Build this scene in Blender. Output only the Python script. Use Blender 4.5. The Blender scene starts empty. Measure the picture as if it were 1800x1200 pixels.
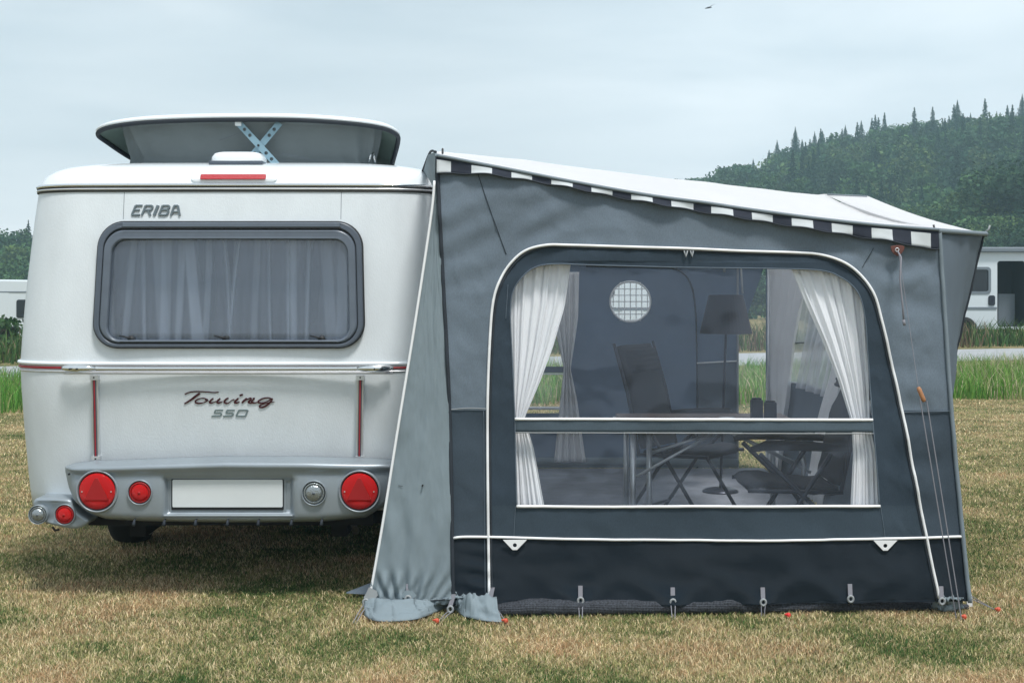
import bpy, bmesh, math, random
import numpy as np
from mathutils import Vector, noise
R = math.radians
random.seed(7); rng = np.random.default_rng(7)
C = bpy.context.scene.collection
sc = bpy.context.scene
# ------------------------------------------------------------------ camera, world, sun
F = 2500.0; H = 1.5; HOR = 505.0            # focal length in photo pixels, eye height, horizon row
cam = bpy.data.cameras.new('camera'); cam.lens = 50; cam.sensor_width = 36
cam.shift_y = -(600-HOR)/1800; cam.clip_end = 3000; cam.clip_start = 0.05
co = bpy.data.objects.new('camera', cam); C.objects.link(co)
co.location = (0, 0, H); co.rotation_euler = (R(90), 0, 0); sc.camera = co
SUN_EL = R(64); SUN_AZ = R(152)              # azimuth clockwise from +Y
sdir = Vector((math.sin(SUN_AZ)*math.cos(SUN_EL), math.cos(SUN_AZ)*math.cos(SUN_EL), math.sin(SUN_EL)))
sl = bpy.data.lights.new('sun', 'SUN'); sl.energy = 2.9; sl.angle = R(11); sl.color = (1.0, 0.975, 0.94)
so = bpy.data.objects.new('sun', sl); C.objects.link(so); so.rotation_euler = (-sdir).to_track_quat('-Z', 'Y').to_euler()
so.location = (0, 0, 30)
w = bpy.data.worlds.new('World'); sc.world = w; w.use_nodes = True
nt = w.node_tree; bg = nt.nodes['Background']
sky = nt.nodes.new('ShaderNodeTexSky'); sky.sky_type = 'NISHITA'; sky.sun_disc = False
sky.sun_elevation = SUN_EL; sky.sun_rotation = SUN_AZ; sky.air_density = 1.0; sky.dust_density = 1.5
tc = nt.nodes.new('ShaderNodeTexCoord'); mp = nt.nodes.new('ShaderNodeMapping'); mp.inputs['Scale'].default_value = (1.0, 1.0, 5.0)
nz = nt.nodes.new('ShaderNodeTexNoise'); nz.inputs['Scale'].default_value = 2.6; nz.inputs['Detail'].default_value = 6; nz.inputs['Roughness'].default_value = 0.5
nz.inputs['Distortion'].default_value = 0.3
cr = nt.nodes.new('ShaderNodeValToRGB')
cr.color_ramp.elements[0].position = 0.3; cr.color_ramp.elements[0].color = (5.2, 6.0, 6.65, 1)
cr.color_ramp.elements[1].position = 0.68; cr.color_ramp.elements[1].color = (7.75, 8.3, 8.75, 1)
mx = nt.nodes.new('ShaderNodeMix'); mx.data_type = 'RGBA'; mx.inputs['Factor'].default_value = 0.93
nt.links.new(tc.outputs['Generated'], mp.inputs['Vector']); nt.links.new(mp.outputs['Vector'], nz.inputs['Vector'])
nt.links.new(nz.outputs['Fac'], cr.inputs['Fac']); nt.links.new(sky.outputs['Color'], mx.inputs['A'])
dp = nt.nodes.new('ShaderNodeVectorMath'); dp.operation = 'DOT_PRODUCT'; dp.inputs[1].default_value = Vector((0.31, 0.93, 0.17)).normalized()
nt.links.new(tc.outputs['Generated'], dp.inputs[0]); mr = nt.nodes.new('ShaderNodeMapRange'); mr.interpolation_type = 'SMOOTHSTEP'
mr.inputs['From Min'].default_value = 0.93; mr.inputs['From Max'].default_value = 1.0; mr.inputs['To Min'].default_value = 1.0; mr.inputs['To Max'].default_value = 1.16
nt.links.new(dp.outputs['Value'], mr.inputs['Value']); sv = nt.nodes.new('ShaderNodeVectorMath'); sv.operation = 'SCALE'
nt.links.new(cr.outputs['Color'], sv.inputs[0]); nt.links.new(mr.outputs['Result'], sv.inputs['Scale']); nt.links.new(sv.outputs['Vector'], mx.inputs['B']); nt.links.new(mx.outputs['Result'], bg.inputs['Color'])
bg.inputs['Strength'].default_value = 0.1
sc.view_settings.view_transform = 'Standard'; sc.view_settings.look = 'None'
sc.view_settings.exposure = 0.27; sc.view_settings.gamma = 1
sc.cycles.max_bounces = 8; sc.cycles.transparent_max_bounces = 16; sc.cycles.diffuse_bounces = 4
sc.cycles.use_denoising = True; sc.cycles.volume_bounces = 2

# ------------------------------------------------------------------ coordinate helpers
def P(px, py, Y): return Vector(((px-900)*Y/F, Y, H-(py-HOR)*Y/F))
def PX(px, Y): return (px-900)*Y/F
def PZ(py, Y): return H-(py-HOR)*Y/F
def W(px, py, off=0.0):                      # a point on the near (side) wall of the awning, which leans a little
    Y = (6.52+0.06*H)/(1+0.06*(py-HOR)/F)
    p = P(px, py, Y); p.y -= off; return p
def G(px, py, z=0.0):                        # a point on the ground
    Y = (H-z)*F/(py-HOR); return P(px, py, Y)
def lin(c):
    f = lambda v: (v/12.92 if v <= 0.04045 else ((v+0.055)/1.055)**2.4)
    return tuple(f(v/255) for v in c)+(1,)
def fbm(x, y, z=0.0, s=1.0): return noise.fractal(Vector((x*s, y*s, z)), 0.6, 2.0, 4)

# ------------------------------------------------------------------ materials
MATS = {}
def mat(name, col, rough=0.6, metal=0.0, bump=0.0, bscale=200.0, var=0.0, vscale=6.0, spec=0.5, coat=0.0, transl=0.0,
        weave=False, col2=None, attr=None, stretch=None):
    m = bpy.data.materials.new(name); m.use_nodes = True; n = m.node_tree; b = n.nodes['Principled BSDF']
    b.inputs['Base Color'].default_value = col; b.inputs['Roughness'].default_value = rough; b.inputs['Metallic'].default_value = metal
    b.inputs['Specular IOR Level'].default_value = spec; b.inputs['Coat Weight'].default_value = coat
    t = n.nodes.new('ShaderNodeTexCoord'); src = t.outputs['Object']
    if stretch:
        mpn = n.nodes.new('ShaderNodeMapping'); mpn.inputs['Scale'].default_value = stretch
        n.links.new(src, mpn.inputs['Vector']); src = mpn.outputs['Vector']
    cs = None
    if attr:
        a = n.nodes.new('ShaderNodeAttribute'); a.attribute_name = attr; cs = a.outputs['Color']
    if var > 0:
        nn = n.nodes.new('ShaderNodeTexNoise'); nn.inputs['Scale'].default_value = vscale; nn.inputs['Detail'].default_value = 8
        nn.inputs['Roughness'].default_value = 0.65
        n.links.new(src, nn.inputs['Vector'])
        mxn = n.nodes.new('ShaderNodeMix'); mxn.data_type = 'RGBA'
        r_ = n.nodes.new('ShaderNodeMapRange'); r_.inputs['From Min'].default_value = 0.32; r_.inputs['From Max'].default_value = 0.68
        n.links.new(nn.outputs['Fac'], r_.inputs['Value']); n.links.new(r_.outputs['Result'], mxn.inputs['Factor'])
        c2 = col2 or tuple(c*(1-var) for c in col[:3])+(1,)
        mxn.inputs['A'].default_value = col; mxn.inputs['B'].default_value = c2
        if cs:
            n.links.new(cs, mxn.inputs['A'])
            v_ = n.nodes.new('ShaderNodeVectorMath'); v_.operation = 'SCALE'; v_.inputs['Scale'].default_value = 1-var
            n.links.new(cs, v_.inputs[0]); n.links.new(v_.outputs['Vector'], mxn.inputs['B'])
        cs = mxn.outputs['Result']
    if cs: n.links.new(cs, b.inputs['Base Color'])
    if bump > 0:
        if weave:
            w1 = n.nodes.new('ShaderNodeTexWave'); w1.bands_direction = 'X'; w1.inputs['Scale'].default_value = bscale; w1.inputs['Distortion'].default_value = 1.0
            w2 = n.nodes.new('ShaderNodeTexWave'); w2.bands_direction = 'Z'; w2.inputs['Scale'].default_value = bscale; w2.inputs['Distortion'].default_value = 1.0
            ad = n.nodes.new('ShaderNodeMath'); ad.operation = 'ADD'
            n.links.new(src, w1.inputs['Vector']); n.links.new(src, w2.inputs['Vector'])
            n.links.new(w1.outputs['Fac'], ad.inputs[0]); n.links.new(w2.outputs['Fac'], ad.inputs[1]); hs = ad.outputs[0]
        else:
            bn = n.nodes.new('ShaderNodeTexNoise'); bn.inputs['Scale'].default_value = bscale; bn.inputs['Detail'].default_value = 3
            n.links.new(src, bn.inputs['Vector']); hs = bn.outputs['Fac']
        bp = n.nodes.new('ShaderNodeBump'); bp.inputs['Strength'].default_value = bump; bp.inputs['Distance'].default_value = 0.002
        n.links.new(hs, bp.inputs['Height']); n.links.new(bp.outputs['Normal'], b.inputs['Normal'])
    if transl > 0:
        tr = n.nodes.new('ShaderNodeBsdfTranslucent'); tr.inputs['Color'].default_value = col
        if cs: n.links.new(cs, tr.inputs['Color'])
        ms = n.nodes.new('ShaderNodeMixShader'); ms.inputs['Fac'].default_value = transl
        n.links.new(b.outputs['BSDF'], ms.inputs[1]); n.links.new(tr.outputs['BSDF'], ms.inputs[2])
        n.links.new(ms.outputs['Shader'], n.nodes['Material Output'].inputs['Surface'])
    MATS[name] = m; return m
def clear_mat(name, tint, gloss=0.08, haze=0.05, hazecol=(0.5, 0.6, 0.75, 1), rough=0.08, wav=0.3, wscale=3.0):
    m = bpy.data.materials.new(name); m.use_nodes = True; n = m.node_tree; n.nodes.clear()
    out = n.nodes.new('ShaderNodeOutputMaterial'); tr = n.nodes.new('ShaderNodeBsdfTransparent'); tr.inputs['Color'].default_value = tint
    gl = n.nodes.new('ShaderNodeBsdfGlossy'); gl.inputs['Roughness'].default_value = rough; gl.inputs['Color'].default_value = (1, 1, 1, 1)
    di = n.nodes.new('ShaderNodeBsdfDiffuse'); di.inputs['Color'].default_value = hazecol
    lw = n.nodes.new('ShaderNodeLayerWeight'); lw.inputs['Blend'].default_value = 0.25
    ma = n.nodes.new('ShaderNodeMath'); ma.operation = 'MULTIPLY_ADD'; ma.inputs[1].default_value = 0.6; ma.inputs[2].default_value = gloss
    n.links.new(lw.outputs['Fresnel'], ma.inputs[0])
    t = n.nodes.new('ShaderNodeTexCoord'); nn = n.nodes.new('ShaderNodeTexNoise'); nn.inputs['Scale'].default_value = wscale; nn.inputs['Detail'].default_value = 2
    n.links.new(t.outputs['Object'], nn.inputs['Vector'])
    bp = n.nodes.new('ShaderNodeBump'); bp.inputs['Strength'].default_value = wav; bp.inputs['Distance'].default_value = 0.05
    n.links.new(nn.outputs['Fac'], bp.inputs['Height']); n.links.new(bp.outputs['Normal'], gl.inputs['Normal'])
    m1 = n.nodes.new('ShaderNodeMixShader'); m1.inputs['Fac'].default_value = haze
    n.links.new(tr.outputs[0], m1.inputs[1]); n.links.new(di.outputs[0], m1.inputs[2])
    m2 = n.nodes.new('ShaderNodeMixShader'); n.links.new(ma.outputs[0], m2.inputs['Fac'])
    n.links.new(m1.outputs[0], m2.inputs[1]); n.links.new(gl.outputs[0], m2.inputs[2]); n.links.new(m2.outputs[0], out.inputs['Surface'])
    MATS[name] = m; return m
def wall_mat(name, cols, zs):                # cloth whose colour changes at seams of given heights (bottom to top)
    m = mat(name, cols[0], rough=0.85, bump=0.5, bscale=140, weave=True, spec=0.25); n = m.node_tree
    g = n.nodes.new('ShaderNodeNewGeometry'); sp = n.nodes.new('ShaderNodeSeparateXYZ'); n.links.new(g.outputs['Position'], sp.inputs[0])
    prev = None
    t = n.nodes.new('ShaderNodeTexCoord')
    nn = n.nodes.new('ShaderNodeTexNoise'); nn.inputs['Scale'].default_value = 2.2; nn.inputs['Detail'].default_value = 6
    n2 = n.nodes.new('ShaderNodeTexNoise'); n2.inputs['Scale'].default_value = 260; n2.inputs['Detail'].default_value = 2
    mpn = n.nodes.new('ShaderNodeMapping'); mpn.inputs['Scale'].default_value = (1, 1, 0.35)
    n.links.new(t.outputs['Object'], nn.inputs['Vector']); n.links.new(t.outputs['Object'], mpn.inputs['Vector']); n.links.new(mpn.outputs['Vector'], n2.inputs['Vector'])
    for i, z in enumerate(zs):
        c = n.nodes.new('ShaderNodeMath'); c.operation = 'GREATER_THAN'; c.inputs[1].default_value = z; n.links.new(sp.outputs['Z'], c.inputs[0])
        mm = n.nodes.new('ShaderNodeMix'); mm.data_type = 'RGBA'; n.links.new(c.outputs[0], mm.inputs['Factor'])
        if prev: n.links.new(prev, mm.inputs['A'])
        else: mm.inputs['A'].default_value = cols[0]
        mm.inputs['B'].default_value = cols[i+1]; prev = mm.outputs['Result']
    cz = n.nodes.new('ShaderNodeMapRange'); cz.inputs['From Min'].default_value = zs[0]-.001; cz.inputs['From Max'].default_value = zs[0]+.001; cz.inputs['To Min'].default_value = 0.42; cz.inputs['To Max'].default_value = 0.8
    n.links.new(sp.outputs['Z'], cz.inputs['Value']); n.links.new(cz.outputs['Result'], n.nodes['Principled BSDF'].inputs['Roughness'])
    a = n.nodes.new('ShaderNodeMath'); a.operation = 'ADD'; n.links.new(nn.outputs['Fac'], a.inputs[0]); n.links.new(n2.outputs['Fac'], a.inputs[1])
    r_ = n.nodes.new('ShaderNodeMapRange'); r_.inputs['From Min'].default_value = 0.7; r_.inputs['From Max'].default_value = 1.3
    r_.inputs['To Min'].default_value = 0.87; r_.inputs['To Max'].default_value = 1.13; n.links.new(a.outputs[0], r_.inputs['Value'])
    v_ = n.nodes.new('ShaderNodeVectorMath'); v_.operation = 'SCALE'; n.links.new(prev, v_.inputs[0]); n.links.new(r_.outputs['Result'], v_.inputs['Scale'])
    n.links.new(v_.outputs['Vector'], n.nodes['Principled BSDF'].inputs['Base Color'])
    return m

M = MATS
mat('white_paint', (0.715, 0.765, 0.795, 1), rough=0.38, bump=0.5, bscale=170, var=0.10, vscale=5, spec=0.45, stretch=(1, 1, .45))
mat('white_gloss', (0.77, 0.82, 0.85, 1), rough=0.18, var=0.04, vscale=4, coat=0.3)
mat('silver_plastic', (0.30, 0.345, 0.38, 1), rough=0.36, metal=0.3, var=0.1, vscale=5, bump=0.08, bscale=500)
mat('chrome', (0.75, 0.77, 0.78, 1), rough=0.15, metal=1.0)
mat('aluminium', (0.72, 0.74, 0.76, 1), rough=0.35, metal=0.7, var=0.15, vscale=20)
mat('black_rubber', (0.012, 0.013, 0.015, 1), rough=0.6, var=0.2)
mat('tyre_rubber', (0.010, 0.010, 0.011, 1), rough=0.85, bump=0.5, bscale=60)
mat('window_grey', (0.085, 0.105, 0.135, 1), rough=0.3, var=0.15, vscale=9)
mat('window_grey_light', (0.115, 0.14, 0.175, 1), rough=0.3, var=0.15, vscale=9)
mat('red_lens', (0.66, 0.005, 0.007, 1), rough=0.3, coat=0.15, spec=0.3, bump=0.9, bscale=75, weave=True)
mat('brake_red', (0.40, 0.006, 0.015, 1), rough=0.35, bump=0.6, bscale=300)
mat('red_reflector', (0.36, 0.004, 0.006, 1), rough=0.3, bump=0.9, bscale=500)
mat('red_stripe', (0.34, 0.02, 0.03, 1), rough=0.4)
mat('clear_lens', (0.32, 0.35, 0.36, 1), rough=0.12, metal=0.7, bump=1.0, bscale=180)
mat('plate_white', (0.66, 0.70, 0.71, 1), rough=0.4, var=0.05)
mat('letter_grey', (0.115, 0.145, 0.17, 1), rough=0.4)
mat('letter_wine', (0.055, 0.006, 0.014, 1), rough=0.35)
mat('letter_green_grey', (0.16, 0.21, 0.22, 1), rough=0.4)
mat('canvas_grey', (0.21, 0.25, 0.265, 1), rough=0.85, bump=0.4, bscale=120, weave=True, var=0.12, transl=0.2)
mat('roof_underside', (0.20, 0.27, 0.24, 1), rough=0.55, var=0.15, spec=0.15)  # white tray underside; the grass reflected in it is painted as grey-green
mat('scissor_blue', (0.24, 0.38, 0.46, 1), rough=0.35, metal=0.3)
mat('under_black', (0.006, 0.006, 0.007, 1), rough=0.9)
mat('sheer_curtain', (0.80, 0.82, 0.86, 1), rough=0.9, transl=0.12, var=0.06, vscale=12, stretch=(6, 6, 0.3))
def sheer(name, col, lo, hi):
    m = mat(name, col, rough=0.9); n = m.node_tree; b = n.nodes['Principled BSDF']; tr = n.nodes.new('ShaderNodeBsdfTransparent'); tl = n.nodes.new('ShaderNodeBsdfTranslucent'); tl.inputs['Color'].default_value = col
    lw = n.nodes.new('ShaderNodeLayerWeight'); lw.inputs['Blend'].default_value = 0.5; r_ = n.nodes.new('ShaderNodeMapRange')
    r_.inputs['From Min'].default_value = 0.05; r_.inputs['From Max'].default_value = 0.85; r_.inputs['To Min'].default_value = lo; r_.inputs['To Max'].default_value = hi
    n.links.new(lw.outputs['Facing'], r_.inputs['Value']); m0 = n.nodes.new('ShaderNodeMixShader'); m0.inputs['Fac'].default_value = 0.3
    n.links.new(b.outputs[0], m0.inputs[1]); n.links.new(tl.outputs[0], m0.inputs[2]); m1 = n.nodes.new('ShaderNodeMixShader'); n.links.new(r_.outputs['Result'], m1.inputs['Fac'])
    n.links.new(tr.outputs[0], m1.inputs[1]); n.links.new(m0.outputs[0], m1.inputs[2]); n.links.new(m1.outputs[0], n.nodes['Material Output'].inputs['Surface'])
sheer('net_sheer', (0.85, 0.87, 0.90, 1), 0.30, 0.95); n_ = M['net_sheer'].node_tree; at = n_.nodes.new('ShaderNodeAttribute'); at.attribute_name = 'Col'
n_.links.new(at.outputs['Fac'], [x for x in n_.nodes if x.type == 'MIX_SHADER'][-1].inputs['Fac']); sheer('net_front', (0.75, 0.77, 0.82, 1), 0.35, 0.95)
mat('white_curtain', (0.94, 0.94, 0.95, 1), rough=0.9, transl=0.12, bump=0.2, bscale=90, var=0.05)
mat('cloth_light', (0.215, 0.268, 0.298, 1), rough=0.7, bump=0.25, bscale=160, weave=True, var=0.12, vscale=2.5, spec=0.3)
mat('cloth_mid', (0.155, 0.20, 0.25, 1), rough=0.8, bump=0.4, bscale=150, weave=True, var=0.15, vscale=2.5, transl=0.2)
mat('cloth_inner', (0.24, 0.315, 0.42, 1), rough=0.9, bump=0.3, bscale=150, weave=True, var=0.2, vscale=1.5, transl=0.5)
mat('cloth_dark', (0.022, 0.032, 0.042, 1), rough=0.8, var=0.2)
mat('seam_dark', (0.018, 0.025, 0.035, 1), rough=0.8)
mat('piping_white', (0.82, 0.83, 0.84, 1), rough=0.4)
mat('roof_cloth', (0.93, 0.93, 0.94, 1), rough=0.5, bump=0.2, bscale=160, weave=True, var=0.04, vscale=2, transl=0.48)
mat('hem_grey', (0.17, 0.21, 0.24, 1), rough=0.7)
mat('valance_dark', (0.014, 0.020, 0.036, 1), rough=0.8, bump=0.3, bscale=150, weave=True)
mat('valance_white', (0.60, 0.64, 0.66, 1), rough=0.8, bump=0.3, bscale=150, weave=True, var=0.1, vscale=8)
mat('net_dark', (0.008, 0.010, 0.014, 1), rough=0.7, bump=1.0, bscale=45, weave=True, col2=(0.07, 0.08, 0.10, 1), var=0.5, vscale=120)
mat('mat_floor', (0.24, 0.26, 0.30, 1), rough=0.9, bump=0.5, bscale=60, weave=True, var=0.35, vscale=4)
mat('chair_cloth', (0.012, 0.015, 0.022, 1), rough=0.8, bump=0.4, bscale=120, weave=True)
mat('chair_frame', (0.035, 0.04, 0.055, 1), rough=0.35, metal=0.6)
mat('table_wood', (0.16, 0.10, 0.08, 1), rough=0.4, var=0.3, vscale=8, stretch=(1, 8, 1))
mat('lamp_cloth', (0.018, 0.022, 0.032, 1), rough=0.9)
mat('brown_leather', (0.13, 0.045, 0.035, 1), rough=0.6)
mat('toggle_wood', (0.42, 0.19, 0.08, 1), rough=0.5, var=0.3, vscale=60)
mat('rope_grey', (0.22, 0.22, 0.25, 1), rough=0.8)
mat('ring_grey', (0.28, 0.30, 0.31, 1), rough=0.5)
mat('peg_orange', (0.55, 0.08, 0.035, 1), rough=0.4)
mat('peg_red', (0.65, 0.02, 0.02, 1), rough=0.4)
mat('steel', (0.45, 0.45, 0.45, 1), rough=0.35, metal=0.9)
mat('grass_blades', (0.2, 0.2, 0.1, 1), rough=0.75, attr='Col', transl=0.25, spec=0.2)
mat('leaves', (0.05, 0.09, 0.03, 1), rough=0.7, attr='Col', transl=0.2, spec=0.25)
mat('bark', (0.07, 0.055, 0.045, 1), rough=0.9, var=0.3)
mat('van_white', (0.62, 0.68, 0.72, 1), rough=0.25, coat=0.3)
mat('van_glass', (0.012, 0.016, 0.022, 1), rough=0.08)
mat('van_grey', (0.16, 0.19, 0.22, 1), rough=0.5)
mat('van_dark', (0.012, 0.016, 0.028, 1), rough=0.8)
mat('slate', (0.035, 0.042, 0.055, 1), rough=0.6, var=0.3, vscale=3)
mat('house_wall', (0.42, 0.40, 0.37, 1), rough=0.8, var=0.1)
mat('blue_panel', (0.06, 0.09, 0.35, 1), rough=0.5)
clear_mat('pvc', (0.97, 0.98, 0.99, 1), gloss=0.022, haze=0.045, hazecol=(0.42, 0.55, 0.80, 1), rough=0.10, wav=0.5)  # bluish reflection on the plastic is put in as diffuse haze colour
clear_mat('acrylic', (0.86, 0.89, 0.93, 1), gloss=0.04, haze=0.11, hazecol=(0.31, 0.38, 0.49, 1), rough=0.05, wav=0.05)
zc = W(820, 721).z; zs_ = W(1200, 946).z
wall_mat('side_cloth', [lin((20, 33, 44)), lin((64, 76, 87)), lin((112, 125, 137))], [zs_, zc])
wall_mat('panel_cloth', [lin((20, 33, 44)), lin((60, 73, 84)), lin((55, 68, 80))], [zs_, W(1200, 888).z])
wall_mat('band_cloth', [lin((82, 96, 106)), lin((82, 96, 106))], [-5])

def ground_mat():
    m = bpy.data.materials.new('lawn'); m.use_nodes = True; n = m.node_tree; b = n.nodes['Principled BSDF']; b.inputs['Roughness'].default_value = 0.95
    b.inputs['Specular IOR Level'].default_value = 0.1
    t = n.nodes.new('ShaderNodeTexCoord')
    def nz_(s, d=8, r=0.6):
        q = n.nodes.new('ShaderNodeTexNoise'); q.inputs['Scale'].default_value = s; q.inputs['Detail'].default_value = d; q.inputs['Roughness'].default_value = r
        n.links.new(t.outputs['Object'], q.inputs['Vector']); return q.outputs['Fac']
    r1 = n.nodes.new('ShaderNodeValToRGB'); e = r1.color_ramp.elements
    e[0].position = 0.36; e[0].color = (0.07, 0.085, 0.028, 1); e[1].position = 0.62; e[1].color = (0.36, 0.28, 0.155, 1)
    q = e.new(0.5); q.color = (0.22, 0.19, 0.09, 1)
    n.links.new(nz_(1.3, 12, 0.75), r1.inputs['Fac'])
    r2 = n.nodes.new('ShaderNodeMapRange'); r2.inputs['From Min'].default_value = 0.3; r2.inputs['From Max'].default_value = 0.7
    r2.inputs['To Min'].default_value = 0.45; r2.inputs['To Max'].default_value = 1.35; n.links.new(nz_(38, 5, 0.8), r2.inputs['Value'])
    v = n.nodes.new('ShaderNodeVectorMath'); v.operation = 'SCALE'; n.links.new(r1.outputs['Color'], v.inputs[0]); n.links.new(r2.outputs['Result'], v.inputs['Scale'])
    n.links.new(v.outputs['Vector'], b.inputs['Base Color'])
    bp = n.nodes.new('ShaderNodeBump'); bp.inputs['Strength'].default_value = 0.8; bp.inputs['Distance'].default_value = 0.02
    n.links.new(nz_(60, 6, 0.8), bp.inputs['Height']); n.links.new(bp.outputs['Normal'], b.inputs['Normal'])
    M['lawn'] = m
ground_mat()
mat('asphalt', (0.36, 0.375, 0.39, 1), rough=0.9, var=0.2, vscale=2, bump=0.4, bscale=60)
mat('hill_soil', (0.03, 0.05, 0.022, 1), rough=0.95, var=0.3, vscale=0.1)

# ------------------------------------------------------------------ object helpers
def props(o, label=None, cat=None, group=None, kind=None):
    if label: o['label'] = label
    if cat: o['category'] = cat
    if group: o['group'] = group
    if kind: o['kind'] = kind
    return o
def thing(name, label, cat, loc=(0, 0, 0), group=None):
    o = bpy.data.objects.new(name, None); C.objects.link(o); o.location = loc; o.empty_display_size = 0.1
    return props(o, label, cat, group)
def link(name, me, mats, parent=None, smooth=False):
    o = bpy.data.objects.new(name, me); C.objects.link(o)
    for m in (mats if isinstance(mats, (list, tuple)) else [mats]): me.materials.append(M[m])
    if smooth: me.polygons.foreach_set('use_smooth', [True]*len(me.polygons))
    if parent:
        o.parent = parent
        wl = Vector((0, 0, 0)); q = parent
        while q: wl += q.location; q = q.parent
        for v in me.vertices: v.co -= wl
    me.update()
    return o
class MB:
    def __init__(s): s.v = []; s.f = []; s.m = []
    def add(s, vs, fs, mi=0):
        k = len(s.v); s.v += [tuple(v) for v in vs]; s.f += [tuple(i+k for i in f) for f in fs]; s.m += [mi]*len(fs)
    def box(s, x0, x1, y0, y1, z0, z1, mi=0):
        s.add([(x0, y0, z0), (x1, y0, z0), (x1, y1, z0), (x0, y1, z0), (x0, y0, z1), (x1, y0, z1), (x1, y1, z1), (x0, y1, z1)],
              [(0, 3, 2, 1), (4, 5, 6, 7), (0, 1, 5, 4), (1, 2, 6, 5), (2, 3, 7, 6), (3, 0, 4, 7)], mi)
    def tube(s, pts, r, n=8, closed=False, mi=0, flat=1.0, cap=True):
        pts = [Vector(p) for p in pts]; L = len(pts); vs = []; up = Vector((0, 0, 1))
        rr_ = r if isinstance(r, (list, tuple)) else [r]*L
        prev = None
        for i, p in enumerate(pts):
            a = pts[(i-1) % L] if (closed or i > 0) else p; b = pts[(i+1) % L] if (closed or i < L-1) else p
            t = (b-a); t = t.normalized() if t.length > 1e-9 else Vector((1, 0, 0))
            if prev is None:
                ref = Vector((0, 1, 0)) if abs(t.y) < 0.9 else up
                u = t.cross(ref).normalized()
            else:
                u = (prev-t*prev.dot(t)); u = u.normalized() if u.length > 1e-6 else t.cross(Vector((0, 1, 0))).normalized()
            prev = u; v = t.cross(u)
            for k in range(n):
                a_ = 2*math.pi*k/n; vs.append(p+u*math.cos(a_)*rr_[i]+v*math.sin(a_)*rr_[i]*flat)
        fs = []
        for i in range(L if closed else L-1):
            j = (i+1) % L
            for k in range(n): fs.append((i*n+k, i*n+(k+1) % n, j*n+(k+1) % n, j*n+k))
        if not closed and cap: fs += [tuple(range(n))[::-1], tuple((L-1)*n+k for k in range(n))]
        s.add(vs, fs, mi)
    def lathe(s, c, prof, n=32, axis='Y', mi=0):    # prof = [(r, h)]; h along axis
        vs = []; fs = []; c = Vector(c)
        for r, h in prof:
            for k in range(n):
                a = 2*math.pi*k/n
                vs.append(c+(Vector((r*math.cos(a), h, r*math.sin(a))) if axis == 'Y' else Vector((r*math.cos(a), r*math.sin(a), h)) if axis == 'Z' else Vector((h, r*math.cos(a), r*math.sin(a)))))
        for i in range(len(prof)-1):
            for k in range(n): fs.append((i*n+k, i*n+(k+1) % n, (i+1)*n+(k+1) % n, (i+1)*n+k))
        s.add(vs, fs, mi)
    def build(s, name, mats, parent=None, smooth=False, bevel=0):
        me = bpy.data.meshes.new(name); me.from_pydata(s.v, [], s.f)
        bm = bmesh.new(); bm.from_mesh(me); bmesh.ops.recalc_face_normals(bm, faces=bm.faces); bm.to_mesh(me); bm.free()
        if len(s.m) == len(me.polygons): me.polygons.foreach_set('material_index', s.m)
        o = link(name, me, mats, parent, smooth)
        if bevel:
            b = o.modifiers.new('bevel', 'BEVEL'); b.width = bevel; b.segments = 2; b.limit_method = 'ANGLE'
        return o
def grid(fn, nu, nv, name, mats, parent=None, mfn=None, skip=None, thick=0, smooth=True):
    vs = [tuple(fn(i/nu, j/nv)) for j in range(nv+1) for i in range(nu+1)]; fs = []; ms = []
    for j in range(nv):
        for i in range(nu):
            if skip and skip((i+.5)/nu, (j+.5)/nv): continue
            a = j*(nu+1)+i; fs.append((a, a+1, a+nu+2, a+nu+1)); ms.append(mfn((i+.5)/nu, (j+.5)/nv) if mfn else 0)
    me = bpy.data.meshes.new(name); me.from_pydata(vs, [], fs); me.polygons.foreach_set('material_index', ms)
    o = link(name, me, mats, parent, smooth)
    if thick:
        s = o.modifiers.new('thick', 'SOLIDIFY'); s.thickness = thick
    return o
def frontal(loops, Y, depth, name, mats, parent=None, bevel=0.0, fn=None, smooth=False):
    """plate in the XZ plane with holes; back at Y, front at Y-depth"""
    cu = bpy.data.curves.new('t', 'CURVE'); cu.dimensions = '2D'; cu.fill_mode = 'BOTH'
    for lp in loops:
        sp = cu.splines.new('POLY'); sp.points.add(len(lp)-1)
        for i, p in enumerate(lp): sp.points[i].co = (p[0], p[1], 0, 1)
        sp.use_cyclic_u = True
    cu.extrude = max(depth/2-bevel, 0.0001); cu.bevel_depth = bevel; cu.bevel_resolution = 2; cu.offset = -bevel
    ob = bpy.data.objects.new('t', cu); C.objects.link(ob)
    dg = bpy.context.evaluated_depsgraph_get(); dg.update(); me = bpy.data.meshes.new_from_object(ob.evaluated_get(dg), depsgraph=dg)
    bpy.data.objects.remove(ob); bpy.data.curves.remove(cu)
    for v in me.vertices:
        x, y, z = v.co; v.co = (x, Y-depth/2-z, y)
        if fn: v.co = fn(v.co.copy())
    me.name = name; me.materials.clear()
    bm = bmesh.new(); bm.from_mesh(me); bmesh.ops.remove_doubles(bm, verts=bm.verts, dist=1e-5); bmesh.ops.recalc_face_normals(bm, faces=bm.faces); bm.to_mesh(me); bm.free()
    return link(name, me, mats, parent, smooth)
def rr(x0, x1, z0, z1, r, n=8, taper=0.0):
    out = []
    for cx, cz, a0 in ((x1-r, z1-r, 0), (x0+r, z1-r, 90), (x0+r, z0+r, 180), (x1-r, z0+r, 270)):
        for k in range(n+1):
            a = R(a0+90*k/n); out.append([cx+r*math.cos(a), cz+r*math.sin(a)])
    if taper:
        xm = (x0+x1)/2
        for p in out: p[0] = xm+(p[0]-xm)*(1-taper*(p[1]-z0)/(z1-z0))
    return out
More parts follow.
